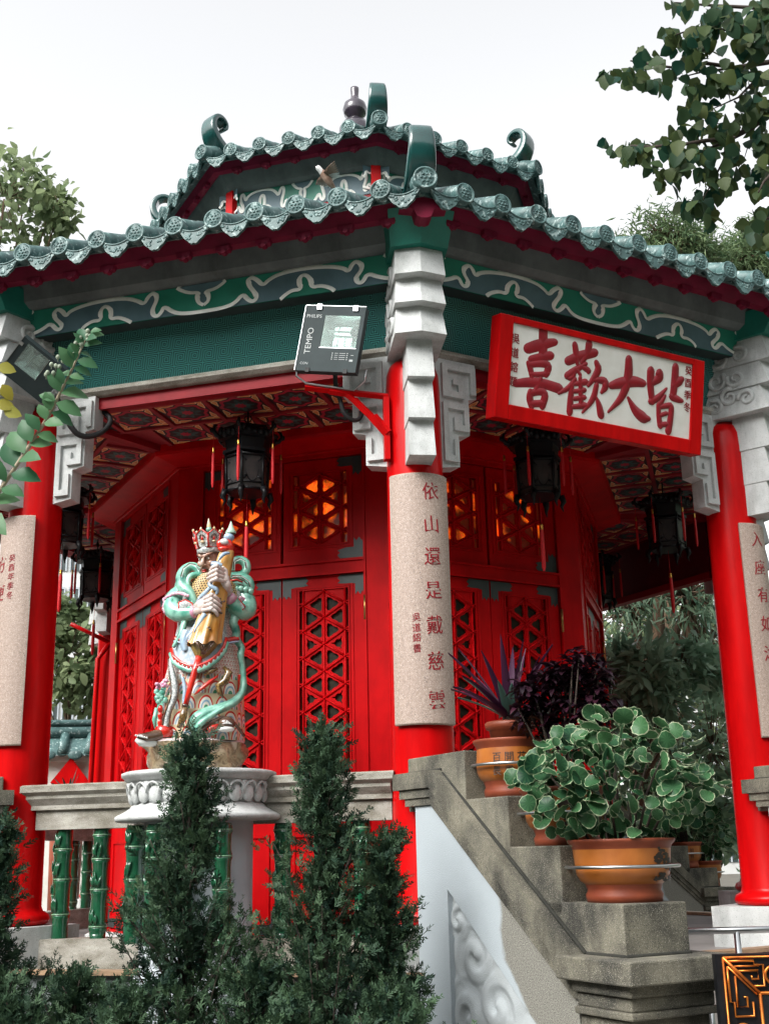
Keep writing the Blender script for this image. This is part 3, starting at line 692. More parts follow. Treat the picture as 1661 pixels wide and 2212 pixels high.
def bamboo(r=.058,z0=.545,z1=1.262,seed=0):
    rr=random.Random(seed); b=MB(); prof=[]; nodes=[.70,.93,1.13] if seed%2==0 else [.62,.86,1.06,1.22]
    zz=[z0]+nodes+[z1]
    prof=[(r*.97,z0)]
    for nd in nodes: prof+=[(r*.92,nd-.08),(r*.97,nd-.03),(r*1.10,nd-.008),(r*.90,nd),(r*1.08,nd+.008),(r*.95,nd+.035)]
    prof.append((r*.95,z1)); b.lathe(prof,18)
    for nd in nodes: b.lathe([(r*1.0,nd-.006),(r*1.13,nd-.003),(r*1.13,nd+.003),(r*1.0,nd+.006)],18,1)
    for nd in nodes[:3]:                      # moulded leaf sprays
        for q in range(5):
            a=-PI/2+rr.uniform(-.5,.5); ln=rr.uniform(.07,.11); tl=rr.uniform(-.6,.6)
            pts=[]
            for j in range(4):
                f=j/3; aa=a+tl*f*.9; pts.append(((r+.006)*math.cos(aa),(r+.006)*math.sin(aa),nd+.015+ln*f))
            b.tube(pts,[.004,.011,.009,.001],5)
    return b
bm=[bamboo(seed=k) for k in range(2)]
bo=[q.build('bamboo_baluster',[M['bamboo'],M['bambooring']],BAL,0,(0,0,0)) for q in bm]
pos=[(-1.10,-3.62),(-.81,-3.62),(-.52,-3.63),(.53,-3.63),(.80,-3.62),(1.07,-3.62)]+[(.425*math.sin(a),PY-.425*math.cos(a)) for a in (-.80,-.25,.25,.80)]
for k,(x,yy) in enumerate(pos):
    src=bo[k%2]; o=src if k<2 else src.copy()
    if k>=2: COL.objects.link(o); o.parent=BAL
    o.location=(x,yy,-FZ); o.rotation_euler=(0,0,.4*(k%3-1))
for f,lab in ((.5+1,'stone balustrade with bamboo balusters behind the right red column'),(-3.5+1-.0,'stone balustrade with dark bamboo balusters seen under the near rail at far left')):
    dup(BAL,(0,0,FZ),R(45*f),lab,None,skip=('lotus_pedestal','pier'))
# ---------------------------------------------------------------- stair parapets
m,nt,bs=newmat('white_wall_wet_stain'); L=nt.links.new
tc=N(nt,'ShaderNodeTexCoord'); sp=N(nt,'ShaderNodeSeparateXYZ'); L(tc.outputs['Object'],sp.inputs[0])
nz=N(nt,'ShaderNodeTexNoise',Scale=6,Detail=6); L(tc.outputs['Object'],nz.inputs['Vector'])
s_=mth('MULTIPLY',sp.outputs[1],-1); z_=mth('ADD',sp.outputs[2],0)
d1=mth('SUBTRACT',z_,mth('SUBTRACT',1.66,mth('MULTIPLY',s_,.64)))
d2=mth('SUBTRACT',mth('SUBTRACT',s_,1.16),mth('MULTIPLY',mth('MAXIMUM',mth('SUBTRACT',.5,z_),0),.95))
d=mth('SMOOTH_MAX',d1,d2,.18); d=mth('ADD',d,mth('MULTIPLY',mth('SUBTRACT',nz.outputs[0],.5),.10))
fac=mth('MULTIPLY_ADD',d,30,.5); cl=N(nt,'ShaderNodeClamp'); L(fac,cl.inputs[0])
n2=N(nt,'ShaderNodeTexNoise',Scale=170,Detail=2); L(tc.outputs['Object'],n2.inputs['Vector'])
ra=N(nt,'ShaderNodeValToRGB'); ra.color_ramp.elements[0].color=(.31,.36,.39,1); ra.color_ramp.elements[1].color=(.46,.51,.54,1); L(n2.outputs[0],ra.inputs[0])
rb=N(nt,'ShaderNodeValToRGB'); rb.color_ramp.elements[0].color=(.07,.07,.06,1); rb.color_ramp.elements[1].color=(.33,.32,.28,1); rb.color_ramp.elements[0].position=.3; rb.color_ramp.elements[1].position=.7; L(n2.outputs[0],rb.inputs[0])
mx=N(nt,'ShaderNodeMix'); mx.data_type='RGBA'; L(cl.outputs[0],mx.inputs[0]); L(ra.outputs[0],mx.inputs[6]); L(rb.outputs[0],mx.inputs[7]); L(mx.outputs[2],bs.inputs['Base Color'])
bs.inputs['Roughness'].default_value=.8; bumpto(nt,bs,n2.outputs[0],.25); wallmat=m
wallmat2=M['moss']
M['carved']=mat('white_carved_stone',(.42,.46,.48),(.34,.37,.38),rough=.8,scale=5,bump=.3,bscale=150)
# local frame: x across, -y down the stair, origin at column foot
PAR=thing('stair_parapet','stepped granite stair parapet with white stained side wall and carved panel, nearest the camera','stair parapet',(0,0,GZ))
def pp(mb,name,mats,par=None): return mb.build(name,mats,par or PAR,0,(0,0,-GZ) if par is None else None)
W0=.235
b=MB(); b.bx(-.19,W0,-1.79,-.28,GZ,1.33); b.M=None
b=MB(); wp=[(.28,1.40),(.52,1.42),(1.79,.46),(1.79,GZ),(.28,GZ)]; b.prism([(-s,z) for s,z in wp],-W0+.04,W0,axis='x')
A=[(.28,1.40),(.52,1.42),(1.79,.46),(1.79,-.45),(1.72,-.45),(1.72,-.02),(.62,.85),(.62,-.45),(.28,-.45)]; b.prism([(-s,z) for s,z in A],-W0,-W0+.0401,axis='x',back=False)
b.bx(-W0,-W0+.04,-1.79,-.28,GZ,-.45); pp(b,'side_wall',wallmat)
b=MB()
for s0,s1,z0,z1 in ((.14,.80,1.30,1.625),(.5,1.22,1.0,1.345),(.7,1.66,.74,1.075),(.9,2.12,.52,.80)): b.bx(-.2,.2,-s1,-s0,z0,z1)
for (p,q_) in (((-.205,-.555,1.512),(-.205,-1.83,.566)),((-.2,-.14,1.532),(-.2,-.55,1.532)),((-.2,-1.83,.566),(-.2,-2.12,.566)),((-.2,-2.125,.566),(.2,-2.125,.566))): b.tube([p,q_],.013,5,1)
o=pp(b,'stepped_top',[M['moss'],mat('black_grime',(.03,.03,.024),(.015,.015,.012),rough=.95,scale=20)]); bv_=o.modifiers.new('bevel','BEVEL'); bv_.width=.008; bv_.segments=2
b=MB()
for w_,top,bot,sh in ((.28,1.53,1.43,.08),(.262,1.4305,1.375,.13),(.25,1.3755,1.33,.18)):
    k=.752; d=1.53-top; h=top-bot
    poly=[(sh,top),(.54-d*.2,top),(1.81,.56-d),(2.0,.56-d),(2.0,.56-d-h),(1.77,.56-d-h*.95),(.51-d*.2,bot),(sh,bot)]
    b.prism([(-s,z) for s,z in poly],-w_,w_,axis='x')
pp(b,'sloping_moulding',wallmat2)
b=MB(); b.bx(-.33,.33,-2.30,-1.74,.455,.563); b.bx(-.28,.28,-2.23,-1.80,.40,.455); b.bx(-.255,.255,-2.20,-1.80,.335,.40); b.bx(-.27,.27,-2.215,-1.795,.30,.335); b.bx(-.24,.24,-2.17,-1.80,GZ,.30)
o=pp(b,'newel_post',M['moss']); bv_=o.modifiers.new('bevel','BEVEL'); bv_.width=.009; bv_.segments=2
# carved cloud relief sunk in the outer face
NS,NZ=100,120; Sg,Zg=np.meshgrid(np.linspace(.62,1.74,NS),np.linspace(-.45,.86,NZ))
hgt=np.zeros_like(Sg)
for (cs,cz,r0,dr,ph) in ((.86,.50,.20,1,0),(1.06,.25,.22,-1,1),(.78,.18,.20,1,2),(1.25,.02,.20,1,.5),(.95,-.08,.20,-1,3),(.74,-.25,.18,1,1),(1.2,-.28,.24,-1,2),(1.5,-.05,.16,1,0),(1.5,-.33,.2,1,1.5),(.95,-.38,.15,1,0),(.70,.68,.10,-1,2)):
    dx,dz=Sg-cs,Zg-cz; r=np.hypot(dx,dz)/r0; th=np.arctan2(dz,dx)
    w_=np.clip(1.25-r,0,1)**.6; sp_=.5+.5*np.cos(dr*th+ph-r*8.5)
    hgt=np.maximum(hgt,w_*(.35+.65*np.clip(sp_*1.5-.2,0,1)**.8))
X_=-W0+.036-.034*hgt
V=np.stack([X_,-Sg,Zg],-1).reshape(-1,3)
b=MB(); F=[]
for j in range(NZ-1):
    for i in range(NS-1):
        if Zg[j,i]<.86-.79*(Sg[j,i]-.61): F.append((j*NS+i,j*NS+i+1,(j+1)*NS+i+1,(j+1)*NS+i))
b.add([tuple(p) for p in V],F,0,True)
pp(b,'carved_relief',M['carved'])
def par_at(colk,facek): 
    c=Vector((3.92*math.sin(R(45*colk)),-3.92*math.cos(R(45*colk)),GZ)); return c,R(45*facek)
PAR.location,PAR.rotation_euler=par_at(0,.5)[0],(0,0,par_at(0,.5)[1])
for ck,fk,lab in ((1,.5,'stair parapet pier touching the right red column, mostly outside the frame'),(3,2.5,'farther stepped granite stair parapet with two small pots behind the right column'),(2,2.5,'stair parapet hidden behind the right red column'),(-1,-1.5,'stair parapet touching the left red column at the frame edge')):
    p_,r_=par_at(ck,fk); dup(PAR,p_,r_,lab,None)
# stair flights
for fk in (.5,2.5,-1.5):
    b=MB(); 
    b.bx(-1.3,1.3,-4.54,-3.98,GZ,FZ-.002)
    for k in range(5): b.bx(-1.28,1.28,-4.54-.3*(k+1),-4.54-.3*k+.0,GZ,FZ-.18*(k+1)+.0)
    o=b.build('stairs',M['floor'],None,R(45*fk)); struct(o)
# ---------------------------------------------------------------- lettering
def glyphs(body,size,depth=.0):
    c=bpy.data.curves.new('glyph','FONT'); c.body=body; c.size=size; c.align_x='CENTER'; c.align_y='CENTER'; c.extrude=depth; c.resolution_u=3
    o=bpy.data.objects.new('glyph',c); COL.objects.link(o); bpy.context.view_layer.update()
    me=bpy.data.meshes.new_from_object(o.evaluated_get(bpy.context.evaluated_depsgraph_get()))
    V=[tuple(v.co) for v in me.vertices]; F=[tuple(p.vertices) for p in me.polygons]
    bpy.data.objects.remove(o); bpy.data.curves.remove(c); bpy.data.meshes.remove(me)
    return V,F
def brush(b,pts,ws,y,lift,mi=0):
    "raised brush stroke in the x-z plane"
    P=[(p[0],p[1],w_) for p,w_ in zip(pts,ws)]
    for _ in range(2):
        Q=[P[0]]
        for i in range(len(P)-1):
            a,c=P[i],P[i+1]; Q.append(tuple(a[k]*.75+c[k]*.25 for k in range(3))); Q.append(tuple(a[k]*.25+c[k]*.75 for k in range(3)))
        Q.append(P[-1]); P=Q
    def ext(p,q):
        l=math.hypot(p[0]-q[0],p[1]-q[1])+1e-9; ux,uz=(p[0]-q[0])/l,(p[1]-q[1])/l
        return [(p[0]+ux*p[2]*f,p[1]+uz*p[2]*f,p[2]*g) for f,g in ((.55,.8),(.85,.45),(.97,.12))]
    P=ext(P[0],P[1])[::-1]+P+ext(P[-1],P[-2])
    rings=[]
    for i,p in enumerate(P):
        a=P[max(i-1,0)]; c=P[min(i+1,len(P)-1)]; l=math.hypot(c[0]-a[0],c[1]-a[1])+1e-9; nx,nz=-(c[1]-a[1])/l,(c[0]-a[0])/l
        rings.append([(p[0]+nx*p[2]*u,y-lift*v,p[1]+nz*p[2]*u) for u,v in ((-1,-.3),(-.85,.75),(0,1.),(.85,.75),(1,-.3))])
    m=len(rings); V=[q for r_ in rings for q in r_]
    b.add(V,[(i*5+k,i*5+k+1,(i+1)*5+k+1,(i+1)*5+k) for i in range(m-1) for k in range(4)],mi,True)
STROKES=[
 [[(.158,.993,.022),(.161,.868,.022),(.164,.702,.021)],[(.085,.729,.022),(.144,.809,.025),(.221,.883,.016)],[(.105,.606,.016),(.154,.656,.019),(.203,.705,.019)],[(.092,.55,.012),(.104,.489,.015),(.113,.402,.012)],[(.1,.537,.013),(.155,.581,.015),(.202,.587,.018),(.186,.462,.015)],[(.109,.425,.01),(.151,.437,.012),(.193,.474,.012)],[(.035,.273,.016),(.097,.319,.021),(.167,.344,.021),(.257,.319,.022)],[(.159,.382,.012),(.15,.311,.012),(.137,.238,.012)],[(.11,.208,.013),(.108,.124,.018),(.12,.038,.015)],[(.114,.193,.015),(.162,.241,.016),(.191,.221,.018),(.176,.063,.016)],[(.12,.063,.015),(.176,.097,.015)]],
 [[(.297,.685,.019),(.361,.785,.022),(.437,.866,.019)],[(.329,.905,.015),(.339,.791,.016),(.348,.677,.01)],[(.405,.961,.018),(.4,.839,.016),(.37,.704,.01)],[(.297,.499,.016),(.335,.585,.016),(.392,.698,.01)],[(.335,.602,.009),(.33,.498,.013),(.309,.471,.01)],[(.371,.654,.01),(.412,.623,.015),(.409,.604,.01)],[(.35,.593,.007),(.365,.549,.009)],[(.338,.468,.012),(.311,.353,.013),(.258,.261,.007)],[(.325,.394,.012),(.321,.222,.016),(.32,.053,.016)],[(.339,.417,.01),(.396,.47,.015)],[(.366,.507,.01),(.373,.348,.012),(.38,.165,.013)],[(.341,.325,.01),(.391,.365,.012)],[(.342,.232,.01),(.393,.273,.012)],[(.337,.128,.01),(.399,.173,.015)],[(.45,.744,.013),(.467,.667,.019),(.433,.513,.013),(.412,.435,.009)],[(.447,.52,.012),(.503,.547,.018),(.508,.463,.018),(.487,.385,.009)],[(.456,.456,.013),(.445,.279,.016),(.389,.083,.006)],[(.459,.303,.006),(.475,.225,.015),(.489,.102,.019)]],
 [[(.538,.495,.016),(.589,.554,.025),(.665,.616,.025),(.715,.614,.018)],[(.629,.877,.019),(.633,.679,.024),(.608,.389,.019),(.529,.155,.006)],[(.635,.384,.007),(.68,.231,.022),(.728,.165,.027),(.755,.168,.013)]],
 [[(.758,.792,.021),(.757,.617,.019),(.773,.405,.016)],[(.769,.639,.013),(.81,.73,.022),(.809,.782,.022)],[(.766,.401,.016),(.807,.464,.015),(.852,.609,.006)],[(.901,.916,.019),(.901,.738,.021),(.893,.522,.018)],[(.898,.683,.018),(.929,.751,.022),(.94,.775,.015)],[(.889,.52,.018),(.926,.501,.016),(.946,.493,.01)],[(.846,.509,.007),(.828,.421,.013),(.811,.36,.01)],[(.811,.378,.012),(.814,.238,.013),(.826,.112,.015)],[(.814,.344,.01),(.864,.393,.013),(.889,.405,.015),(.884,.216,.016),(.875,.062,.018)],[(.824,.243,.009),(.858,.285,.01)],[(.826,.121,.012),(.861,.145,.012)]]]
# ---------------------------------------------------------------- name board over the entrance
q=Matrix.Rotation(R(22.5),4,'Z')@Matrix.Translation((-.061,-4.02,4.358))@Matrix.Rotation(.193,4,'X')
SG=thing('name_board','big red framed white name board with four red brush characters over the stair entrance','sign',q.translation)
SG.rotation_euler=q.to_euler()
b=MB(); SW,SH,D=1.939,.755,.12
x0,x1,z0,z1=-.853,.853,-.267,.329
panel_with_hole(b,-SW/2,SW/2,-SH/2,SH/2,x0,x1,z0,z1,0,D)
o=b.build('frame',M['red'],SG); bv_=o.modifiers.new('bevel','BEVEL'); bv_.width=.006; bv_.segments=2
b=MB(); b.bx(x0-.01,x1+.01,.018,.07,z0-.01,z1+.01); b.build('panel',M['signw'],SG)
i=0
for ch in STROKES:
    b=MB()
    for st in ch:
        i+=1; brush(b,[(x0+u*(x1-x0),z0+v*(z1-z0)) for u,v,w_ in st],[w_*1.9 for u,v,w_ in st],.018,.0022+.00015*i)
    b.build('brush_character',M['ink'],SG)
for txt,x,zt,zb in (('吳道鎔題',x0+.033,.215,-.10),('癸酉季冬',x1-.035,.27,-.02)):
    for k,ch in enumerate(txt):
        b=MB(); V,F=glyphs(ch,.072,.002); zz=zt+(zb-zt)*k/3
        b.add([(x+p[0],.0155-p[2],zz+p[1]*1.1) for p in V],F); b.build('small_character',M['ink'],SG)
b=MB(); b.bx(-.5,-.45,D,D+.10,.0,.06); b.bx(.45,.5,D,D+.10,.0,.06); b.build('mounting_block',M['dred'],SG)
# ---------------------------------------------------------------- couplet boards on the columns
def couplet(colk,label,mains,zs,ma,small,szs,sa,msize=.125,ssize=.058):
    c=Vector((3.92*math.sin(R(45*colk)),-3.92*math.cos(R(45*colk)),1.84))
    t=thing('couplet_board',label,'couplet board',c,R(45*colk),'granite couplet boards on the columns')
    b=MB(); n=24; A=R(56); ro,ri=.238,.205
    V=[];H=3.53-1.84
    for k in range(n+1):
        a=-A+2*A*k/n
        for r_,z in ((ri,0),(ro-.006,0),(ro,.008),(ro,H-.008),(ro-.006,H),(ri,H)): V.append((r_*math.sin(a),-r_*math.cos(a),z))
    b.add(V,[(k*6+j,(k+1)*6+j,(k+1)*6+(j+1)%6,k*6+(j+1)%6) for k in range(n) for j in range(6)]+[(5,4,3,2,1,0),tuple(n*6+j for j in range(6))])
    b.build('slab',M['pink'],t)
    for txt,zz,an,size in ((mains,zs,ma,msize),(small,szs,sa,ssize)):
        rr=random.Random(len(txt))
        for ch,z in zip(txt,zz):
            b=MB(); V,F=glyphs(ch,size,.0015); an2=R(an); sh=rr.uniform(-.08,.08)
            P=[]
            for x,y,d in V:
                y2=y*1.05+x*.10; a=an2+(x+y*sh)/ro; r_=ro+.001+d; P.append((r_*math.sin(a),-r_*math.cos(a),z-1.84+y2))
            b.add(P,F); b.build('red_character',M['ink'],t)
ZS=(3.391,3.158,2.938,2.708,2.474,2.237,1.987)
couplet(0,'pink granite couplet board on the centre column with seven red characters','依山還是戴慈雲',ZS,17,'吳道鎔書',(2.53,2.46,2.395,2.325),-13)
couplet(1,'pink granite couplet board on the right column, cut off by the frame','入座有如沐',ZS[:5],-20,'',(),0)
couplet(-1,'pink granite couplet board on the left column with small date column','方便',ZS[1:3],-10,'癸酉年季冬',(3.20,3.13,3.06,2.99,2.92),18)
# ---------------------------------------------------------------- floodlights
casing=mat('floodlight_grey',(.034,.048,.051),(.026,.038,.040),rough=.6,spec=.2,scale=5)
reflector,nt,bs=newmat('dimpled_reflector'); bs.inputs['Base Color'].default_value=(.36,.42,.40,1); bs.inputs['Metallic'].default_value=1; bs.inputs['Roughness'].default_value=.22
tc=N(nt,'ShaderNodeTexCoord'); vo=N(nt,'ShaderNodeTexVoronoi',Scale=45); nt.links.new(tc.outputs['Object'],vo.inputs['Vector']); bumpto(nt,bs,vo.outputs['Distance'],.12,.01)
lglass,nt,bs=newmat('floodlight_glass'); bs.inputs['Transmission Weight'].default_value=.85; bs.inputs['Base Color'].default_value=(.75,.88,.84,1); bs.inputs['Roughness'].default_value=.04; bs.inputs['IOR'].default_value=1.25
grey=mat('pale_grey_print',(.42,.45,.45),rough=.5)
def floodlight(label,mx,words=True):
    t=thing('floodlight',label,'floodlight',mx.translation); t.rotation_euler=mx.to_euler(); t.scale=mx.to_scale()
    b=MB(); W_,H_=.447,.488
    wx0,wx1,wz0,wz1=-.07,.195,-.065,.178
    panel_with_hole(b,-W_/2,W_/2,-H_/2,H_/2,wx0,wx1,wz0,wz1,-.055,-.04)
    rings=[]
    for (f,y) in ((1,-.04),(1,.01),(.86,.06),(.6,.10),(.3,.115)):
        rings.append([(x*f,y,z*f) for x,z in ((-W_/2,-H_/2),(W_/2,-H_/2),(W_/2,H_/2),(-W_/2,H_/2))])
    b.loft(rings,0,False); b.add(rings[-1],[(0,1,2,3)])
    for k in range(6): b.bx(-.15+.055*k,-.14+.055*k,.03,.12,-.16,.16)
    b.build('casing',casing,t)
    b=MB(); r=[]
    for (f,y) in ((1,-.045),(.8,-.01),(.55,.03)): r.append([(.0625+(x-.0625)*f,y,.0565+(z-.0565)*f) for x,z in ((wx0,wz0),(wx1,wz0),(wx1,wz1),(wx0,wz1))])
    b.loft(r,0,False); b.add(r[-1],[(0,1,2,3)]); b.build('reflector',reflector,t)
    b=MB(); b.tube([(-.05,-.01,.075),(.14,-.01,.07)],.009,8,0); b.ell((.15,-.012,.07),(.03,.03,.04),1); b.ell((.135,-.02,.07),(.014,.014,.02),0)
    b.build('lamp',[grey,M['black']],t)
    b=MB(); b.bx(wx0+.002,wx1-.002,-.054,-.050,wz0+.002,wz1-.002); b.build('glass',lglass,t)
    b=MB()
    for x,z in ((-.12,.24),(.15,.235)): b.bx(x-.018,x+.018,-.066,-.04,z-.025,z+.015)
    for x,z in ((-.13,-.235),(.15,-.235)): b.bx(x-.014,x+.014,-.062,-.04,z-.02,z+.012,1)
    b.bx(-W_/2-.004,-W_/2,-.06,-.04,-H_/2,H_/2,0); b.bx(-W_/2,W_/2,-.06,-.04,H_/2,H_/2+.004,0); b.bx(wx0-.003,wx1+.003,-.057,-.055,wz0-.005,wz0,0)
    b.build('clips',[M['steel'],M['black']],t)
    if words:
        b=MB()
        def put(txt,size,x,z,rot):
            V,F=glyphs(txt,size); ca,sa=math.cos(rot),math.sin(rot)
            b.add([(x+p[0]*ca-p[1]*sa,-.0565,z+p[0]*sa+p[1]*ca) for p in V],F)
        put('PHILIPS',.036,-.15,.165,0); put('TEMPO',.062,-.155,-.02,PI/2); put('CON',.026,-.165,-.19,0)
        for k in range(4): b.bx(.03,.037,-.0566,-.0555,-.11-.015*k,-.103-.015*k); b.bx(.14,.147,-.0566,-.0555,-.11-.015*k,-.103-.015*k); b.bx(.05,.075,-.0566,-.0555,-.108-.015*k,-.105-.015*k); b.bx(.085,.13,-.0566,-.0555,-.108-.015*k,-.105-.015*k)
        b.bx(.165,.19,-.0566,-.0555,-.165,-.15); b.bx(.17,.19,-.0566,-.0555,-.12,-.117)
        b.build('lettering',grey,t)
    return t
def frame_from(c,xa,za,sc=1):
    x=Vector(xa).normalized(); z=Vector(za); z=(z-x*z.dot(x)).normalized(); y=z.cross(x)
    m=Matrix((x,y,z)).transposed().to_4x4(); m.translation=c
    return m@Matrix.Scale(sc,4)
f1=floodlight('grey square floodlight with clear glass on a red arm beside the centre column',frame_from((-.577,-4.10,4.50),(.40,-.166,-.08),(.05,-.02,.488)))
b=MB()
b.tube([(-.82,-4.03,4.36),(-.83,-4.02,4.27),(-.76,-4.02,4.215),(-.43,-4.04,4.165),(-.36,-4.08,4.22),(-.345,-4.10,4.30)],.008,6); b.ell((-.815,-4.03,4.36),(.028,.028,.028))
ub=b.build('yoke',M['steel'],f1); ub.matrix_parent_inverse=(Matrix.Translation(f1.location)@f1.rotation_euler.to_matrix().to_4x4()).inverted()
ARM=thing('steel_bracket','red steel bracket arm on the centre column holding a floodlight','bracket',(-.2,-4.0,3.66))
def beamb(b,p,q,w_=.03):
    b.tube([p,q],w_*.72,4,0,True,False)
b=MB(); beamb(b,(-.77,-4.0,4.192),(-.19,-4.02,4.128),.034); b.build('strut',M['red'],ARM,0,-ARM.location)
b=MB(); beamb(b,(-.60,-4.02,4.158),(-.48,-4.02,4.14),.03); beamb(b,(-.48,-4.02,4.14),(-.42,-4.02,4.09),.03); beamb(b,(-.43,-4.025,4.10),(-.21,-4.03,3.87),.036); beamb(b,(-.30,-4.04,3.97),(-.2,-4.04,3.85),.05); b.build('brace',M['red'],ARM,0,-ARM.location)
b=MB(); b.bx(-.225,-.185,-4.05,-3.98,3.66,4.12); b.build('back_plate',M['red'],ARM,0,-ARM.location)
def cable(pts,r,label,cat='cable'):
    P=[tuple(p) for p in pts]
    for _ in range(2):
        Q=[P[0]]
        for i in range(len(P)-1): Q+= [tuple(P[i][k]*.75+P[i+1][k]*.25 for k in range(3)),tuple(P[i][k]*.25+P[i+1][k]*.75 for k in range(3))]
        P=Q+[P[-1]]
    b=MB(); b.tube(P,r,8); o=b.build('conduit',M['conduit']); return tag(o,label,cat)
cable([(-.56,-4.03,4.30),(-.555,-4.0,4.20),(-.52,-3.97,4.12),(-.50,-3.96,4.02),(-.43,-3.94,3.97),(-.37,-3.92,4.0),(-.36,-3.9,4.10),(-.40,-3.88,4.16)],.016,'black ribbed cable looping under the grey floodlight')
F2=frame_from((-2.74,-3.33,4.57),(.15,-.0,.15),(-.16,-.02,.23),.78)@Matrix.Rotation(R(-38),4,'Z')@Matrix.Rotation(R(14),4,'X')
floodlight('black tilted floodlight near the left column behind the leafy twig',F2,False)
cable([(-2.62,-3.10,4.45),(-2.50,-3.10,4.2),(-2.42,-3.06,4.13),(-2.28,-3.0,4.18),(-2.2,-2.95,4.32),(-2.3,-2.9,4.42)],.022,'black cable hanging under the ceiling beside the left column')
# ---------------------------------------------------------------- lanterns
LZ=3.17
def lantern():
    t=thing('palace_lantern','black hexagonal palace lantern with red tassels hanging between the statue and the centre column','lantern',(0,0,LZ),0,'black palace lanterns under the eaves')
    def lb(mb,name,mats,par=None): return mb.build(name,mats,par or t,0,(0,0,-LZ) if par is None else None)
    def hx(r,k,z): a=PI/3*k+PI/6; return (r*math.cos(a),r*math.sin(a),z)
    b=MB(); 
    b.tube([(0,0,4.46),(0,0,4.33)],.008,6); b.tube([(.03*math.cos(a),0,4.40+.03*math.sin(a)) for a in [PI*2*k/8 for k in range(9)]],.005,5)
    lb(b,'hook',M['black'])
    b=MB()
    def hexring(r0,z0,r1,z1): b.loft([[hx(r0,k,z0) for k in range(6)],[hx(r1,k,z1) for k in range(6)]],0,False)
    hexring(.235,4.235,.20,4.30); hexring(.235,4.235,.235,4.20); hexring(.20,4.30,.06,4.33); hexring(.235,4.20,.15,4.195)
    hexring(.185,4.20,.17,4.10); hexring(.20,4.11,.20,4.085); hexring(.20,4.085,.16,4.08)
    rr=random.Random(5)
    for k in range(6):
        x,y,z=hx(.235,k,4.24); d=Vector((x,y,0)).normalized()
        P=[Vector((x,y,4.22))-d*.03,Vector((x,y,4.235))+d*.02,Vector((x,y,4.27))+d*.045,Vector((x,y,4.31))+d*.035,Vector((x,y,4.32))+d*.01]
        b.tube(P,[.02,.02,.016,.013,.006],6); b.ell(P[2]+d*.01,(.018,.018,.022))
        for q in range(5):
            a0=Vector(hx(.235,k,4.235)); a1=Vector(hx(.235,k+1,4.235)); m_=a0.lerp(a1,(q+.5)/5)
            b.ell(m_+Vector((0,0,rr.uniform(-.01,.03))),(.025,.025,rr.uniform(.02,.04)),0,6,4)
    lb(b,'crown',M['black'])
    b=MB(); 
    for k in range(6):
        a,c=Vector(hx(.165,k,3.78)),Vector(hx(.175,k,4.09)); b.tube([a,c],.012,5)
        p,q=Vector(hx(.165,k,3.785)),Vector(hx(.165,k+1,3.785)); b.tube([p,q],.013,5); b.tube([p+Vector((0,0,.05)),q+Vector((0,0,.05))],.008,5); 
        p,q=Vector(hx(.175,k,4.06)),Vector(hx(.175,k+1,4.06)); b.tube([p,q],.012,5)
        # oval surround
        m0=(Vector(hx(.158,k,3.94))+Vector(hx(.158,k+1,3.94)))/2; ex=(Vector(hx(.158,k+1,3.94))-Vector(hx(.158,k,3.94))).normalized()
        b.tube([m0+ex*(.05*math.cos(u))+Vector((0,0,.10*math.sin(u))) for u in [2*PI*j/16 for j in range(17)]],.007,4)
        for sgn in (-1,1):
            for zz in (3.86,4.03): b.tube([m0+ex*sgn*.075+Vector((0,0,zz-3.94)),m0+ex*sgn*.045+Vector((0,0,(zz-3.94)*.7))],.014,4)
        # carved drop under each corner
        x,y,z=hx(.175,k,3.77); d=Vector((x,y,0)).normalized()
        b.tube([(x,y,3.79),Vector((x,y,3.74))+d*.02,Vector((x,y,3.70))+d*.0,Vector((x,y,3.66))+d*.015],[.03,.024,.014,.004],5)
    for k in range(6): b.add([hx(.15,k,3.775),hx(.15,k+1,3.775),(0,0,3.775)],[(0,1,2)])
    lb(b,'frame',M['black'])
    b=MB()
    for k in range(6): b.add([hx(.160,k,3.79),hx(.160,k+1,3.79),hx(.168,k+1,4.06),hx(.168,k,4.06)],[(0,1,2,3)])
    lb(b,'glass_panels',mat('frosted_lantern_glass',(.05,.042,.04),(.014,.016,.018),rough=.4,scale=9) if 'lg' not in M else M['lg'])
    def tassel(x,y,z1,z0,r):
        b=MB(); b.tube([(x,y,z1+.20),(x,y,z1)],.0022,4,0)
        b.lathe([(.0,z1),(r*.55,z1-.002),(r*.75,z1-.012),(r*.55,z1-.022),(r*.75,z1-.030),(r*.75,z1-.042),(r*.55,z1-.048)],10,1,True,(x,y,0))
        b.lathe([(r*.7,z1-.048),(r*.85,z1-.07),(r*.95,z1-(z1-z0)*.7),(r*.85,z0+.03),(r*.4,z0)],10,0,True,(x,y,0))
        return b
    for k in range(6):
        x,y,z=hx(.275,k,0); lb(tassel(x,y,4.13,3.80,.014),'tassel',[M['tassel'],M['gold']])
    b=tassel(0,0,3.555,3.17,.019); b.tube([(0,0,3.78),(0,0,3.555)],.0025,4); lb(b,'tassel',[M['tassel'],M['gold']])
    return t
LT=lantern()
def fpos(f,ap,z,t=0): a=R(45*f); return (t*math.cos(a)+ap*math.sin(a),t*math.sin(a)-ap*math.cos(a),z)
LT.location=fpos(-.5,3.05,LZ); LT.rotation_euler=(0,0,R(-22.5+8))
for f,lab in ((.5,'black hexagonal palace lantern with red tassels hanging below the name board'),(1.5,'black palace lantern with red tassels hanging in front of the trees at right'),(-1.5,'black palace lantern with red tassels partly hidden by the left column'),(-2.5,'small far black palace lantern above the distant left red column'),(2.5,'far black palace lantern half hidden by the right shrine corner')):
    dup(LT,fpos(f,3.05,LZ),R(45*f+8),lab)
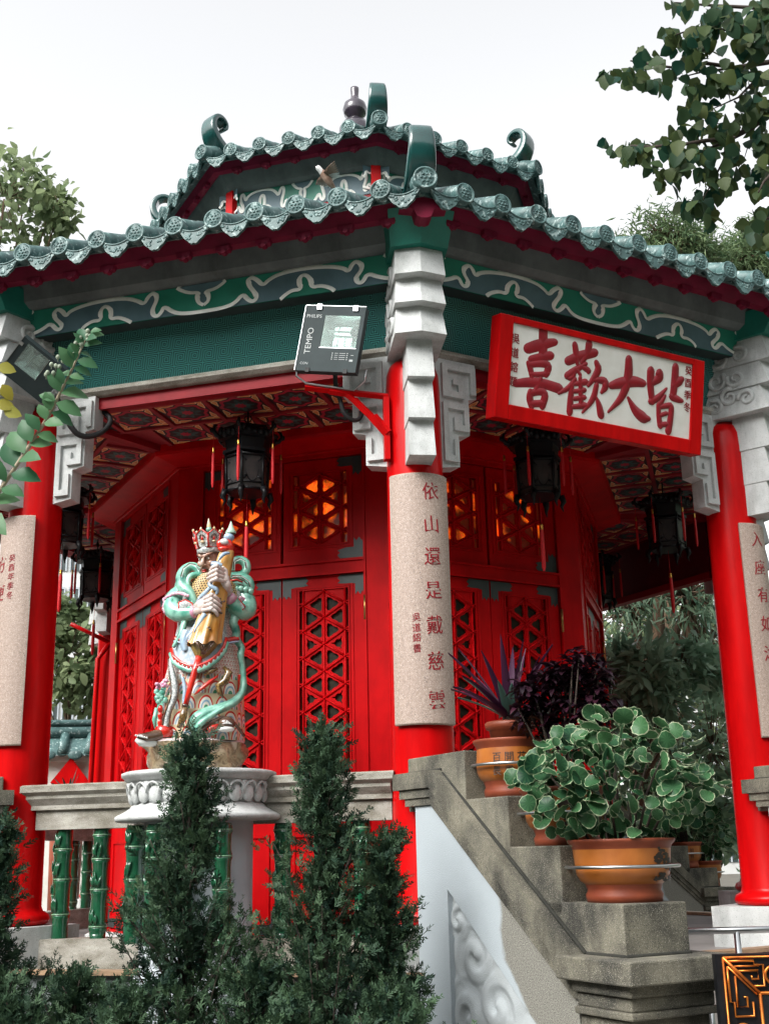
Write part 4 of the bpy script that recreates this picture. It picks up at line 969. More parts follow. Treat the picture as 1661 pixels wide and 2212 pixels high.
# red pipe along the far left column
b=MB(); P=[(-3.05,.15,4.05),(-2.92,.2,3.92),(-2.80,2.55,3.55),(-2.93,2.52,3.35),(-2.96,2.52,.4)]
b.tube(P[2:],.03,8); b.tube([(-3.25,2.4,3.75),(-2.80,2.55,3.55)],.025,8)
tag(b.build('drain_pipe',M['red']),'thin red pipe running down the distant left column','pipe')
# ---------------------------------------------------------------- porcelain guardian statue on the lotus pedestal
PX=.00099
def sX(x): return (x-545)*PX
def sZ(y): return (1790-y)*PX
def s3(x,y,d): return (sX(x),d,sZ(y))         # d: depth, negative towards the viewer
_p=Matrix.Rotation(R(-22.5),4,'Z')@Vector((0,PY,0))
ST=thing('guardian_statue','painted porcelain guardian statue with crown holding a wrapped club on the lotus pedestal','statue',(_p.x,_p.y,1.60),R(2))
def sv(mb,name,mats,par=None,label=None,sub=0):
    o=mb.build(name,mats,par or ST,0,None,label)
    if sub:
        m_=o.modifiers.new('sub','SUBSURF'); m_.levels=sub; m_.render_levels=sub
    return o
def glaze(name,cols,scale=6,rough=.2,detail=3,stretch=None,bump=0):
    m,nt,b=newmat(name); tc=N(nt,'ShaderNodeTexCoord'); n=N(nt,'ShaderNodeTexNoise',Scale=scale,Detail=detail)
    co=tc.outputs['Object']
    if stretch:
        mp=N(nt,'ShaderNodeMapping'); mp.inputs['Scale'].default_value=stretch; nt.links.new(co,mp.inputs[0]); co=mp.outputs[0]
    nt.links.new(co,n.inputs['Vector'])
    cr=N(nt,'ShaderNodeValToRGB'); e=cr.color_ramp.elements; k=len(cols)
    e[0].color=c4(cols[0]); e[0].position=.32; e[1].color=c4(cols[-1]); e[1].position=.68
    for i in range(1,k-1):
        q=e.new(.32+.36*i/(k-1)); q.color=c4(cols[i])
    nt.links.new(n.outputs[0],cr.inputs[0]); nt.links.new(cr.outputs[0],b.inputs['Base Color'])
    b.inputs['Roughness'].default_value=rough; b.inputs['Coat Weight'].default_value=.6; b.inputs['Coat Roughness'].default_value=.08
    if bump: bumpto(nt,b,n.outputs[0],bump)
    return m
def scale_mat(name,sx_,sz_,cols,pos,base=None):
    "overlapping scallops in (u,z) of the UV map: cols by distance rings"
    global nt,L
    m,nt,b=newmat(name); L=nt.links.new
    uv=N(nt,'ShaderNodeUVMap'); sp=N(nt,'ShaderNodeSeparateXYZ'); L(uv.outputs[0],sp.inputs[0])
    u=mth('MULTIPLY',sp.outputs[0],sx_); v=mth('MULTIPLY',sp.outputs[1],sz_)
    row=mth('FLOOR',v); fv=mth('FRACT',v)
    def dist(rowoff):
        r_=mth('ADD',row,rowoff); sh=mth('MULTIPLY',mth('MODULO',mth('ABSOLUTE',r_),2),.5)
        fu=mth('SUBTRACT',mth('FRACT',mth('ADD',u,sh)),.5)
        dz=mth('SUBTRACT',fv,rowoff) if rowoff else fv
        return mth('SQRT',mth('ADD',mth('POWER',mth('MULTIPLY',fu,1.0),2),mth('POWER',mth('MULTIPLY',dz,.5),2)))
    d0=dist(0); dm=dist(-1)
    ins=mth('LESS_THAN',d0,.5); d=mth('ADD',mth('MULTIPLY',d0,ins),mth('MULTIPLY',dm,mth('SUBTRACT',1,ins)))
    cr=N(nt,'ShaderNodeValToRGB'); cr.color_ramp.interpolation='CONSTANT'; e=cr.color_ramp.elements
    e[0].position=pos[0]; e[0].color=c4(cols[0]); e[1].position=pos[1]; e[1].color=c4(cols[1])
    for p_,c_ in zip(pos[2:],cols[2:]):
        q=e.new(p_); q.color=c4(c_)
    L(d,cr.inputs[0]); L(cr.outputs[0],b.inputs['Base Color']); b.inputs['Roughness'].default_value=.22; b.inputs['Coat Weight'].default_value=.5
    bumpto(nt,b,d,.25,.02)
    return m
TEAL=glaze('teal_glaze',[(.08,.34,.25),(.28,.56,.45),(.03,.18,.14)],9,bump=.05)
WHITE=glaze('white_glaze',[(.62,.64,.62),(.74,.74,.72)],12)
SKIN=glaze('pale_skin_glaze',[(.46,.29,.22),(.36,.20,.14),(.54,.40,.33)],11)
HAND=glaze('hand_glaze',[(.70,.60,.56),(.60,.48,.44),(.74,.67,.64)],14)
RED=glaze('red_glaze',[(.50,.012,.010),(.62,.03,.015)],8)
PINK=glaze('pink_glaze',[(.62,.22,.38),(.72,.48,.55)],30)
YEL=glaze('ochre_glaze',[(.50,.22,.045),(.60,.34,.11),(.34,.13,.02)],9,stretch=(1,1,.4))
BLUE=glaze('pale_blue_glaze',[(.28,.42,.58),(.46,.58,.68)],12)
BRN=glaze('dark_brown_glaze',[(.06,.03,.02),(.14,.08,.05)],14)
GOLDB=glaze('brown_gold_glaze',[(.25,.13,.03),(.06,.04,.02),(.4,.25,.08)],60)
ROCKM=glaze('rock_glaze',[(.10,.07,.04),(.33,.26,.16),(.16,.11,.06),(.46,.40,.30)],16,detail=8,rough=.35,bump=.5)
DOT=glaze('white_grey_brocade',[(.66,.68,.66),(.22,.26,.27),(.60,.64,.62),(.70,.70,.66)],75,detail=2)
WAVE=scale_mat('wave_scallop_brocade',15,10,[(.06,.26,.14),(.66,.64,.56),(.22,.36,.48),(.66,.66,.6),(.50,.03,.02),(.55,.46,.30)],[0,.12,.21,.28,.37,.44])
MAIL=scale_mat('red_scale_mail',64,38,[(.62,.56,.5),(.45,.10,.09),(.70,.66,.6)],[0,.30,.42])
NET=scale_mat('gold_net_armour',60,60,[(.05,.03,.02),(.50,.32,.12),(.62,.46,.22)],[0,.34,.44])
# rock base
b=MB(); rr=random.Random(11); rings=[]
for y,hw_,cx,dp in ((1790,300,530,.9),(1740,318,520,.92),(1690,322,520,.92),(1640,330,510,.9),(1600,345,500,.86),(1585,335,500,.8),(1575,250,500,.7)):
    ring=[]
    for k in range(40):
        a=2*PI*k/40; n_=1+.05*math.sin(3*a+y*.02)+.06*math.sin(7*a+y*.05)+rr.uniform(-.03,.03)
        ring.append((sX(cx)+hw_*PX*n_*math.cos(a),hw_*PX*dp*n_*math.sin(a),sZ(y)+rr.uniform(-.006,.006)))
    rings.append(ring)
b.loft(rings[:5],0); b.loft(rings[4:],1); b.add(rings[-1],[tuple(range(40))],1)
rock=sv(b,'rock_base',[ROCKM,glaze('white_pink_cloud',[(.66,.66,.64),(.60,.42,.44),(.68,.68,.66)],10)])
# robe body: lofted with folds
def body(levels,nfold,amp,seed,mi=0):
    rings=[]; ph=seed
    for y,xl,xr,dep,yo in levels:
        cx=(xl+xr)/2; h=(xr-xl)/2*PX; ring=[]
        f=amp
        for k in range(72):
            a=2*PI*k/72; n_=1+f*math.sin(nfold*a+ph+y*.004)+f*.5*math.sin(2.3*nfold*a+ph*2-y*.006)
            ring.append((sX(cx)+h*n_*math.cos(a),yo+dep*n_*math.sin(a),sZ(y)))
        rings.append(ring)
    return rings
b=MB()
low=[(1590,262,835,.24,0),(1500,258,835,.25,0),(1400,262,832,.25,0),(1300,272,828,.245,0),(1230,285,825,.235,0),(1150,300,820,.225,0)]
mid=[(1150,300,820,.225,0),(1080,318,816,.215,0),(1010,332,812,.205,0),(960,340,806,.2,0),(930,345,800,.195,0)]
top=[(930,340,802,.2,0),(870,352,792,.195,0),(800,366,780,.185,0),(740,366,786,.18,0),(680,350,806,.18,0),(620,340,826,.18,0),(560,350,836,.175,.0),(500,400,800,.15,.0),(460,470,740,.11,.0),(420,520,690,.08,-.01),(380,545,665,.065,-.02)]
b.loft(body(low,7,.035,1),0,True,False,True); b.loft(body(mid,7,.028,1),1,True,False,True); b.loft(body(top,6,.015,2),2,True,False,True)
sv(b,'robe',[WAVE,MAIL,DOT])
def strip(b,pts,wd,mi,th=.008,edge=None):
    P=[Vector(p) for p in pts]; Q=P
    W_=list(wd) if hasattr(wd,'__len__') else [wd]*len(P)
    for _ in range(2):
        q=[Q[0]];w2=[W_[0]]
        for i in range(len(Q)-1):
            q+= [Q[i].lerp(Q[i+1],.25),Q[i].lerp(Q[i+1],.75)]; w2+=[W_[i]*.75+W_[i+1]*.25,W_[i]*.25+W_[i+1]*.75]
        Q=q+[Q[-1]];W_=w2+[W_[-1]]
    nr=[(.15*math.sin(i*.5),-1,.15) for i in range(len(Q))]
    b.ribbon(Q,W_,nr,th,mi)
    if edge is not None:
        for sgn in (-1,1):
            E=[]
            for i in range(len(Q)):
                t=(Q[min(i+1,len(Q)-1)]-Q[max(i-1,0)]).normalized(); a=t.cross(Vector(nr[i]).normalized()).normalized(); E.append(Q[i]+a*W_[i]*sgn)
            b.tube(E,th*.8,5,edge)
# breast armour
b=MB()
rings=[]
for y,xl,xr in ((690,400,800),(620,395,815),(560,400,815),(505,425,790),(470,455,750),(445,485,715)):
    rings.append([(sX((xl+xr)/2)+(xr-xl)/2*PX*math.sin(a),-.205*math.cos(a)*(.9+.1*math.cos(a)),sZ(y)) for a in [-1.3+2.6*k/16 for k in range(17)]])
V=[p for r_ in rings for p in r_]; b.hasuv=True
for i in range(5):
    for k in range(16): b.add([rings[i][k],rings[i][k+1],rings[i+1][k+1],rings[i+1][k]],[(0,1,2,3)],0,True,[(k/40,rings[i][k][2]),((k+1)/40,rings[i][k][2]),((k+1)/40,rings[i+1][k][2]),(k/40,rings[i+1][k][2])])
sv(b,'breast_armour',NET)
# apron with scalloped hem
b=MB(); rows=[]
hem=[(335,1000),(350,1055),(400,1105),(460,1135),(520,1140),(590,1110),(650,1060),(690,1000),(705,940)]
def by(x,y):  # depth of robe surface
    t=min(1,abs(x-570)/255); return -.245*math.sqrt(max(0,1-t*t))-.02
for f in (0,.25,.5,.75,1):
    rows.append([s3(x+(570-x)*(1-f)*.25,880+(y-880)*f,by(x+(570-x)*(1-f)*.25,y)-.012) for x,y in hem])
m_=len(hem); V=[p for r_ in rows for p in r_]
b.add(V,[(i*m_+k,i*m_+k+1,(i+1)*m_+k+1,(i+1)*m_+k) for i in range(4) for k in range(m_-1)],0,True)
hp=[Vector(s3(x,y,by(x,y)-.02)) for x,y in hem]
b.tube(hp,.020,8,1); b.tube([p+Vector((0,-.012,.028)) for p in hp],.012,6,2)
for k in range(36):
    f=k/35*(m_-1); i=min(int(f),m_-2); p=hp[i].lerp(hp[i+1],f-i); b.ell(p+Vector((0,-.016,.014)),(.007,.007,.012),2 if k%2 else 3,6,4)
sv(b,'apron',[glaze('blue_white_brocade',[(.62,.66,.68),(.36,.48,.56),(.66,.68,.68)],26),TEAL,RED,WHITE])
# central skirt dragon motif, sash, flower
b=MB(); b.tube([s3(690,1110,-.245),s3(725,1150,-.255),s3(700,1210,-.262),s3(655,1240,-.265),s3(670,1290,-.265),s3(690,1320,-.26)],[.012,.026,.028,.024,.018,.004],8)
b.tube([s3(655,1170,-.262),s3(600,1215,-.27),s3(545,1260,-.275),s3(500,1300,-.275)],[.004,.016,.014,.004],6,1)
b.tube([s3(560,1170,-.27),s3(610,1140,-.27),s3(650,1125,-.262)],[.006,.018,.006],6)
sv(b,'dragon_ornament',[GOLDB,RED])
b=MB(); strip(b,[s3(330,1040,-.16),s3(345,1130,-.2),s3(368,1220,-.22),s3(370,1310,-.225),s3(330,1400,-.22),s3(315,1500,-.2)],[.010,.022,.026,.022,.018,.022],0,.006,1)
sv(b,'waist_sash',[DOT,BRN])
b=MB()
for P,wd,mi in (([(300,1180),(292,1280),(280,1380),(268,1480),(280,1560)],[.022,.032,.036,.034,.026],0),([(340,1420),(330,1500),(345,1560)],[.02,.03,.026],1),([(800,1150),(808,1250),(800,1340)],[.014,.02,.012],1),([(420,1180),(440,1260),(430,1340),(450,1420)],[.010,.014,.014,.008],2)):
    strip(b,[s3(x,y,by(x,y)-.03) for x,y in P],wd,mi,.012)
strip(b,[s3(352,905,-.19),s3(450,935,-.245),s3(560,942,-.262),s3(680,930,-.245),s3(790,900,-.18)],.016,1,.008); strip(b,[s3(350,925,-.19),s3(450,958,-.25),s3(560,964,-.265),s3(680,952,-.25),s3(792,922,-.18)],.008,2,.008)
sv(b,'hanging_cloths',[TEAL,RED,BLUE])
b=MB()
for k in range(16): b.ell(s3(280+rr.uniform(-36,36),1215+rr.uniform(-30,30),-.17+rr.uniform(-.02,.02)),(.016,.014,.013),0,7,5)
for k in range(10): b.ell(s3(278+rr.uniform(-34,34),1290+rr.uniform(-30,40),-.16),(.02,.014,.022),1,7,5)
for k in range(4): b.ell(s3(275,1380+k*45,-.15),(.018,.016,.03),2,7,5)
b.tube([s3(250,1370,-.13),s3(238,1450,-.13),s3(245,1510,-.13)],[.014,.018,.006],6,1)
sv(b,'flower_cluster',[PINK,TEAL,RED])
# teal scarf: shoulder loops, drapes and the long ribbon
b=MB()
def loop(P,rad,mi=0,flat=.55,n=10):
    Q=[Vector(p) for p in P]; W_=list(rad)
    for _ in range(2):
        q=[Q[0]];w2=[W_[0]]
        for i in range(len(Q)-1):
            q+= [Q[i].lerp(Q[i+1],.25),Q[i].lerp(Q[i+1],.75)]; w2+=[W_[i]*.75+W_[i+1]*.25,W_[i]*.25+W_[i+1]*.75]
        Q=q+[Q[-1]];W_=w2+[W_[-1]]
    b.tube(Q,W_,n,mi,True,True)
    return Q
loop([s3(520,430,-.10),s3(490,375,-.07),s3(440,368,-.05),s3(395,410,-.06),s3(385,470,-.09),s3(400,540,-.13),s3(440,570,-.16),s3(480,640,-.18),s3(500,700,-.18)],[.022,.030,.034,.038,.042,.042,.040,.026,.014])
loop([s3(375,480,-.03),s3(370,550,-.06),s3(345,600,-.09),s3(300,640,-.10)],[.03,.035,.03,.02])
loop([s3(540,450,-.12),s3(470,440,-.12),s3(430,480,-.13),s3(440,540,-.15)],[.016,.024,.02,.01])
loop([s3(735,390,-.02),s3(735,325,-.02),s3(785,302,-.02),s3(835,325,-.02),s3(845,380,-.03),s3(815,420,-.04),s3(760,425,-.05)],[.026,.026,.03,.034,.032,.028,.024])
loop([s3(720,440,-.06),s3(790,440,-.05),s3(850,470,-.05),s3(870,520,-.06),s3(845,560,-.08)],[.03,.042,.045,.036,.02])
loop([s3(715,500,-.09),s3(790,490,-.08),s3(850,505,-.08)],[.02,.032,.024])
for k in range(5): b.ell(s3(735+34*k,540+6*math.sin(k*2)+(k-2)*4,-.10),(.022,.018,.024),0,8,6)
for c in (((700,470),(760,455),(820,478),(845,500)),((715,505),(770,498),(815,515))):
    b.tube([s3(x,y,-.105) for x,y in c],.005,5,1)
b.tube([s3(720,482,-.112),s3(770,474,-.112),s3(812,490,-.108)],.007,5,2)
for P in ([(505,405),(478,372),(440,366),(398,400),(384,460),(398,540),(438,575)],[(748,395),(750,335),(790,312),(828,335),(836,385)],[(735,440),(800,440),(852,476),(866,520)],[(388,480),(372,560),(348,602)],[(470,520),(450,570),(470,630)]):
    b.tube([s3(x,y,-.128 if x<600 else -.095) for x,y in P],.004,5,1); b.tube([s3(x+7,y+9,-.134 if x<600 else -.10) for x,y in P],.0028,5,3)  # white lines are highlights painted along the scarf loops
sv(b,'shoulder_scarf',[TEAL,BRN,RED,WHITE])
b=MB()
strip(b,[s3(735,690,-.19),s3(770,740,-.17),s3(745,800,-.19),s3(775,850,-.18),s3(770,910,-.18),s3(815,960,-.14),s3(800,1010,-.17),s3(818,1080,-.15),s3(822,1160,-.16),s3(828,1240,-.17),s3(800,1310,-.20),s3(740,1360,-.25),s3(660,1395,-.275),s3(580,1420,-.285),s3(520,1450,-.285),s3(480,1500,-.28),s3(540,1530,-.27)],[.03,.03,.028,.03,.026,.024,.024,.022,.022,.024,.028,.032,.036,.038,.04,.034,.02],0,.014)
strip(b,[s3(700,1385,-.285),s3(600,1450,-.30),s3(540,1490,-.30),s3(510,1540,-.29)],[.012,.022,.024,.012],0,.014)
strip(b,[s3(455,720,-.20),s3(420,800,-.20),s3(400,880,-.21),s3(350,970,-.20)],[.02,.024,.022,.012],0,.012)
strip(b,[s3(440,860,-.235),s3(420,930,-.24),s3(430,1000,-.245)],[.03,.034,.02],1,.01)
strip(b,[s3(520,760,-.24),s3(495,850,-.25),s3(445,900,-.24),s3(425,950,-.24)],[.012,.018,.02,.014],1,.01)
sv(b,'long_ribbon',[TEAL,BLUE])
# sleeves and arms
b=MB()
loop([s3(400,540,-.05),s3(345,600,-.08),s3(330,670,-.10),s3(370,725,-.15),s3(440,735,-.20),s3(492,735,-.235)],[.055,.065,.072,.068,.055,.045],0)
loop([s3(300,610,-.08),s3(300,680,-.10),s3(335,740,-.12)],[.02,.03,.02],1)
for k in range(5): b.tube([s3(330+34*k,628+22*k-4*k*k,-.165-.012*k),s3(322+36*k,680+14*k,-.172-.012*k),s3(340+34*k,735,-.16-.012*k)],.006,5,0)
sv(b,'right_sleeve',[TEAL,RED])
b=MB(); 
loop([s3(800,540,-.03),s3(850,610,-.06),s3(860,680,-.09),s3(820,720,-.14),s3(770,690,-.19),s3(735,640,-.22)],[.055,.06,.062,.060,.05,.042],0)
sv(b,'left_sleeve',[TEAL])
b=MB()
for k in range(22):
    f=k/21; b.ell(s3(285+150*f+rr.uniform(-6,6),618-26*math.sin(f*PI)-8*f,-.13-.06*f),(.014,.012,.013),0,7,5)
for k in range(14): b.ell(s3(280+rr.uniform(-8,8),620+90*k/13,-.12),(.012,.012,.012),0,6,5)
sv(b,'pink_ruffle',[PINK]); b=MB()
for k in range(26):
    f=k/25; b.ell(s3(800+88*f,608+26*f+rr.uniform(-6,6),-.12+.03*f),(.014,.012,.014),0,7,5)
for k in range(12): b.ell(s3(888+rr.uniform(-8,6),630+70*k/11,-.09),(.011,.011,.012),0,6,5)
sv(b,'pink_ruffle',[PINK])
def plate(P,dp,lift):
    pts=[Vector(s3(x,y,dp)) for x,y in P]; n=len(pts); c=sum(pts,Vector())/n+Vector((0,-lift,0))
    b.add(pts+[c],[(i,(i+1)%n,n) for i in range(n)],0,True); b.tube(pts+[pts[0]],.006,5,1)
b=MB(); plate([(378,665),(420,645),(468,668),(475,690),(455,725),(410,728),(378,705)],-.222,.03); plate([(760,640),(785,635),(830,690),(815,710),(790,690),(765,672)],-.215,.02)
sv(b,'arm_guards',[DOT,RED])
b=MB(); b.tube([s3(478,735,-.24),s3(500,732,-.255)],[.046,.040],12,0); b.tube([s3(738,642,-.225),s3(712,622,-.25)],[.044,.038],12,0); b.tube([s3(722,605,-.25),s3(700,590,-.26)],[.036,.032],12,1)
sv(b,'cuffs',[PINK,WHITE])
# club wrapped in ochre cloth
def clubc(y): return 712-(y-250)*.214
CD=-.30
b=MB(); rings=[]
for y,r_ in ((318,48),(345,54),(420,60),(520,66),(600,72),(700,82),(800,92),(880,98),(935,103),(965,112)):
    ring=[]
    for k in range(48):
        a=2*PI*k/48; f=.02+.06*max(0,(y-600)/365); n_=1+f*math.sin(9*a+y*.004)+f*.5*math.sin(15*a)
        e=0 if y<960 else 14*math.sin(7*a)
        ring.append((sX(clubc(y))+r_*PX*n_*math.cos(a),CD+.02*(y-300)/700+r_*PX*.8*n_*math.sin(a),sZ(y+e)))
    rings.append(ring)
b.loft(rings,0)
r2=[]
for y,r_ in ((950,96),(990,78),(1035,48),(1058,26)):
    r2.append([(sX(clubc(y))+r_*PX*(1+.06*math.sin(16*a))*math.cos(a),CD+.035+r_*PX*.8*(1+.06*math.sin(16*a))*math.sin(a),sZ(y)) for a in [2*PI*k/64 for k in range(64)]])
b.loft(r2,1)
for k in range(14): b.tube([s3(clubc(960)+rr.uniform(-70,70),955+rr.uniform(0,8),CD-.05),s3(clubc(1040)+rr.uniform(-26,26),1036,CD-.015)],.004,4,2)
for k in range(9):
    y=rr.uniform(600,900); x=clubc(y)+rr.uniform(-50,60); 
    for q in range(3): b.ell(s3(x+rr.uniform(-14,14),y+rr.uniform(-12,12),CD+.02*(y-300)/700-.8*PX*(62+.1*(y-500))*math.sqrt(max(.05,1-((x-clubc(y))/95)**2))-.002),(.010,.004,.008),2,6,4)
club=sv(b,'club_cloth',[YEL,glaze('olive_pleats',[(.22,.15,.03),(.42,.30,.10)],30,stretch=(6,6,.5)),BRN])
b=MB(); b.tube([s3(528,1040,CD+.03),s3(500,1140,CD+.02),s3(470,1260,CD+.015),s3(443,1375,CD+.01)],[.026,.022,.019,.017],12,0)
b.tube([s3(443,1372,CD+.01),s3(430,1450,CD+.01),s3(405,1520,CD+.02)],[.021,.026,.016],12,1); b.tube([s3(444,1366,CD+.01),s3(440,1384,CD+.01)],.024,12,2)
shaft_b=b; b=MB()
b.ell(s3(697,290,CD+.0),(.050,.045,.056),0,14,10); b.ell(s3(650,275,CD-.03),(.026,.022,.034),0,10,8); b.ell(s3(676,262,CD-.045),(.030,.018,.022),3,10,8)
b.ell(s3(672,310,CD-.03),(.04,.03,.02),0,10,8)
b.ell(s3(709,215,CD+.01),(.037,.037,.034),4,16,10)
b.lathe([(.036,0),(.038,.008),(.026,.03),(.016,.052),(.008,.075),(.001,.092)],14,5,True,s3(722,190,CD+.01))
FM=[RED,GOLDB,BRN,WHITE,BLUE,glaze('pale_green_glaze_tip',[(.30,.48,.38),(.42,.58,.46)],12)]
sv(b,'club_finial',FM); sv(shaft_b,'club_shaft',FM)
b=MB()
strip(b,[s3(715,345,-.36),s3(680,352,-.372),s3(655,375,-.372),s3(640,405,-.36)],[.008,.014,.014,.004],0,.01)
strip(b,[s3(590,425,-.37),s3(630,430,-.39),s3(665,440,-.385)],[.018,.022,.014],0,.012)
strip(b,[s3(600,540,-.375),s3(580,570,-.375),s3(600,590,-.385),s3(640,610,-.385),s3(630,640,-.37)],[.016,.014,.016,.016,.006],0,.012)
strip(b,[s3(600,580,-.38),s3(560,620,-.35),s3(520,650,-.32),s3(495,680,-.29)],[.012,.016,.014,.004],0,.01)
strip(b,[s3(560,770,-.35),s3(520,830,-.34),s3(490,890,-.33)],[.02,.016,.006],0,.01)
sv(b,'club_ribbons',[BLUE])
# hands: palm plus four bent fingers and a thumb closing on the club
def hand(palm,fingers,thumb,r):
    b=MB()
    for p,q,rr_ in palm: b.tube([p,Vector(p).lerp(Vector(q),.5)+Vector((0,-.006,0)),q],rr_,10)
    for F in fingers:
        P=[Vector(p) for p in F]; Q=[P[0]]
        for i in range(len(P)-1): Q+=[P[i].lerp(P[i+1],.3),P[i].lerp(P[i+1],.7)]
        Q.append(P[-1]); n=len(Q)
        b.tube(Q,[r*(1.02-.28*i/(n-1)) for i in range(n)],8); b.ell(Q[-1],(r*.76,)*3,0,8,6)
        for kk in (0,1): b.ell(P[kk],(r*1.12,)*3,0,8,6)
    P=[Vector(p) for p in thumb]; b.tube(P,[r*1.25,r*1.2,r*1.05,r*.7][:len(P)],8); b.ell(P[-1],(r*.75,)*3,0,8,6)
    return b
lo=[]
for k in range(4):
    y=655+27*k; tip=[650,660,656,640][k]; 
    lo.append([s3(556-3*k,y+8,-.345),s3(598,y-8+4*k,-.392),s3(632,y+8+6*k,-.385),s3(tip,y+26+5*k,-.355)])
b=hand([(s3(500,712,-.262),s3(565,672,-.335),[.034,.036,.026]),(s3(500,735,-.262),s3(560,728,-.335),[.034,.034,.026]),(s3(510,725,-.27),s3(562,700,-.345),[.03,.034,.026])],lo,[s3(520,690,-.28),s3(545,655,-.30),s3(575,640,-.32),s3(600,645,-.335)],.0155)
sv(b,'right_hand',HAND)
up=[]
for k in range(4):
    y=462+25*k; tip=[588,574,570,580][k]
    up.append([s3(668+4*k,y+6,-.36),s3(628,y-14+5*k,-.402),s3(598,y-4+5*k,-.396),s3(tip,y+8+4*k,-.365)])
b=hand([(s3(702,590,-.265),s3(672,475,-.352),[.03,.036,.026]),(s3(712,596,-.265),s3(684,540,-.35),[.03,.036,.028]),(s3(706,592,-.26),s3(676,505,-.358),[.03,.036,.026])],up,[s3(706,560,-.29),s3(700,500,-.31),s3(690,462,-.33),s3(672,446,-.345)],.0155)
sv(b,'left_hand',HAND)
# head: lofted profile turned to the viewer's left, features as part of one mesh
HC=Vector(s3(578,350,-.10))
hb=Matrix.Translation(HC)@Matrix.Rotation(R(-28),4,'Z')@Matrix.Rotation(R(8),4,'X')
b=MB(); b.M=hb
rings=[]
for z,w_,f,bk in ((-.105,.030,-.045,.02),(-.098,.042,-.066,.04),(-.080,.054,-.078,.062),(-.055,.064,-.082,.075),(-.025,.069,-.080,.082),(.0,.070,-.078,.084),(.03,.070,-.078,.084),(.06,.066,-.070,.08),(.09,.055,-.05,.065),(.11,.03,-.02,.035)):
    ring=[]
    for k in range(32):
        a=2*PI*k/32; c_,s_=math.cos(a),math.sin(a); dpt=-f if s_<0 else bk
        ring.append((w_*c_*(1-.12*(abs(s_)**3 if s_<0 else 0)),dpt*s_,z))
    rings.append(ring)
b.loft(rings,0); b.add(rings[0],[tuple(range(31,-1,-1))])
b.tube([(0,-.076,.035),(0,-.094,.008),(0,-.110,-.022),(0,-.098,-.036)],[.009,.013,.017,.010],8); 
for s_ in (-1,1):
    b.ell((s_*.014,-.094,-.026),(.011,.012,.010)); b.ell((s_*.040,-.062,-.012),(.022,.016,.020))
    b.tube([(s_*.008,-.090,.030),(s_*.030,-.084,.046),(s_*.058,-.058,.058)],[.010,.010,.004],6)
    b.ell((s_*.030,-.074,.020),(.013,.009,.009),1); b.ell((s_*.028,-.082,.020),(.006,.004,.006),2)
    b.tube([(s_*.014,-.086,.030),(s_*.031,-.085,.034),(s_*.05,-.07,.036)],[.006,.007,.003],6,2)
    b.tube([(s_*.004,-.097,-.044),(s_*.022,-.088,-.052),(s_*.040,-.070,-.068)],[.005,.006,.002],6,2)
    b.ell((s_*.074,.004,.0),(.010,.018,.028)); b.tube([(s_*.072,.0,-.02),(s_*.074,.004,-.045)],[.008,.006],6)
b.ell((0,-.082,-.060),(.022,.010,.006),3); b.ell((0,-.080,-.070),(.018,.010,.006),3); b.ell((0,-.076,-.094),(.020,.014,.014))
for k in range(14):
    x=rr.uniform(-.02,.02); b.tube([(x,-.072,-.10),(x*1.5,-.085,-.13),(x*2.+rr.uniform(-.01,.01),-.09,-.165)],[.007,.008,.002],5,4)
for s_ in (-1,1):
    for k in range(9): b.tube([(s_*.066,-.01+.004*k,-.03),(s_*(.085+rr.uniform(0,.02)),-.02,-.07-rr.uniform(0,.02)),(s_*(.10+rr.uniform(0,.04)),-.03,-.085-rr.uniform(-.02,.03))],[.006,.007,.002],5,4)
sv(b,'head',[SKIN,WHITE,BRN,RED,glaze('red_brown_hair',[(.14,.04,.025),(.25,.08,.05)],30)])
# crown
b=MB(); b.M=hb
b.lathe([(.074,.062),(.082,.066),(.084,.10),(.078,.104)],32,0,True,(0,.004,0)); b.lathe([(.080,.055),(.0865,.06),(.080,.067)],32,2,True,(0,.004,0))
for k in range(7):
    a=-PI/2+R(51.4)*k; ca,sa=math.cos(a),math.sin(a)
    def cp(t,h,o=0):   # t along tangent, h height, flares outward
        r_=.079+.30*h*.55+o; return (r_*ca-t*sa,.004+r_*sa+t*ca,.10+h*.84)
    P=[cp(-.034,0),cp(.034,0),cp(.050,.10),cp(.0,.150),cp(-.050,.10)]
    Pb=[cp(-.034,0,-.012),cp(.034,0,-.012),cp(.050,.10,-.012),cp(.0,.150,-.012),cp(-.050,.10,-.012)]
    b.add(P+Pb,[(0,1,2,3,4),(9,8,7,6,5)],0)
    b.tube([P[4],P[0],P[1],P[2],P[3],P[4]],.0065,5,1)
    b.ell(P[3],(.009,.009,.013),3,8,6)
    b.tube([cp(.02*math.cos(u),.07+.035*math.sin(u),.004) for u in [PI*j/8 for j in range(9)]],.004,4,2)
    b.ell(cp(0,.07,.002),(.010,.010,.018),1,8,6); b.ell(cp(0,.045,.003),(.016,.016,.010),3,8,6); b.ell(cp(0,.092,.002),(.006,.006,.007),4,6,5)
b.ell((0,.02,.16),(.06,.06,.06),2); b.ell((0,.02,.235),(.022,.022,.02),5,10,8); b.lathe([(.016,.25),(.014,.27),(.006,.30),(.001,.315)],10,3,True,(0,.02,0))
sv(b,'crown',[DOT,RED,BRN,glaze('cream_gold',[(.66,.5,.26),(.7,.6,.42)],20),SKIN,TEAL])
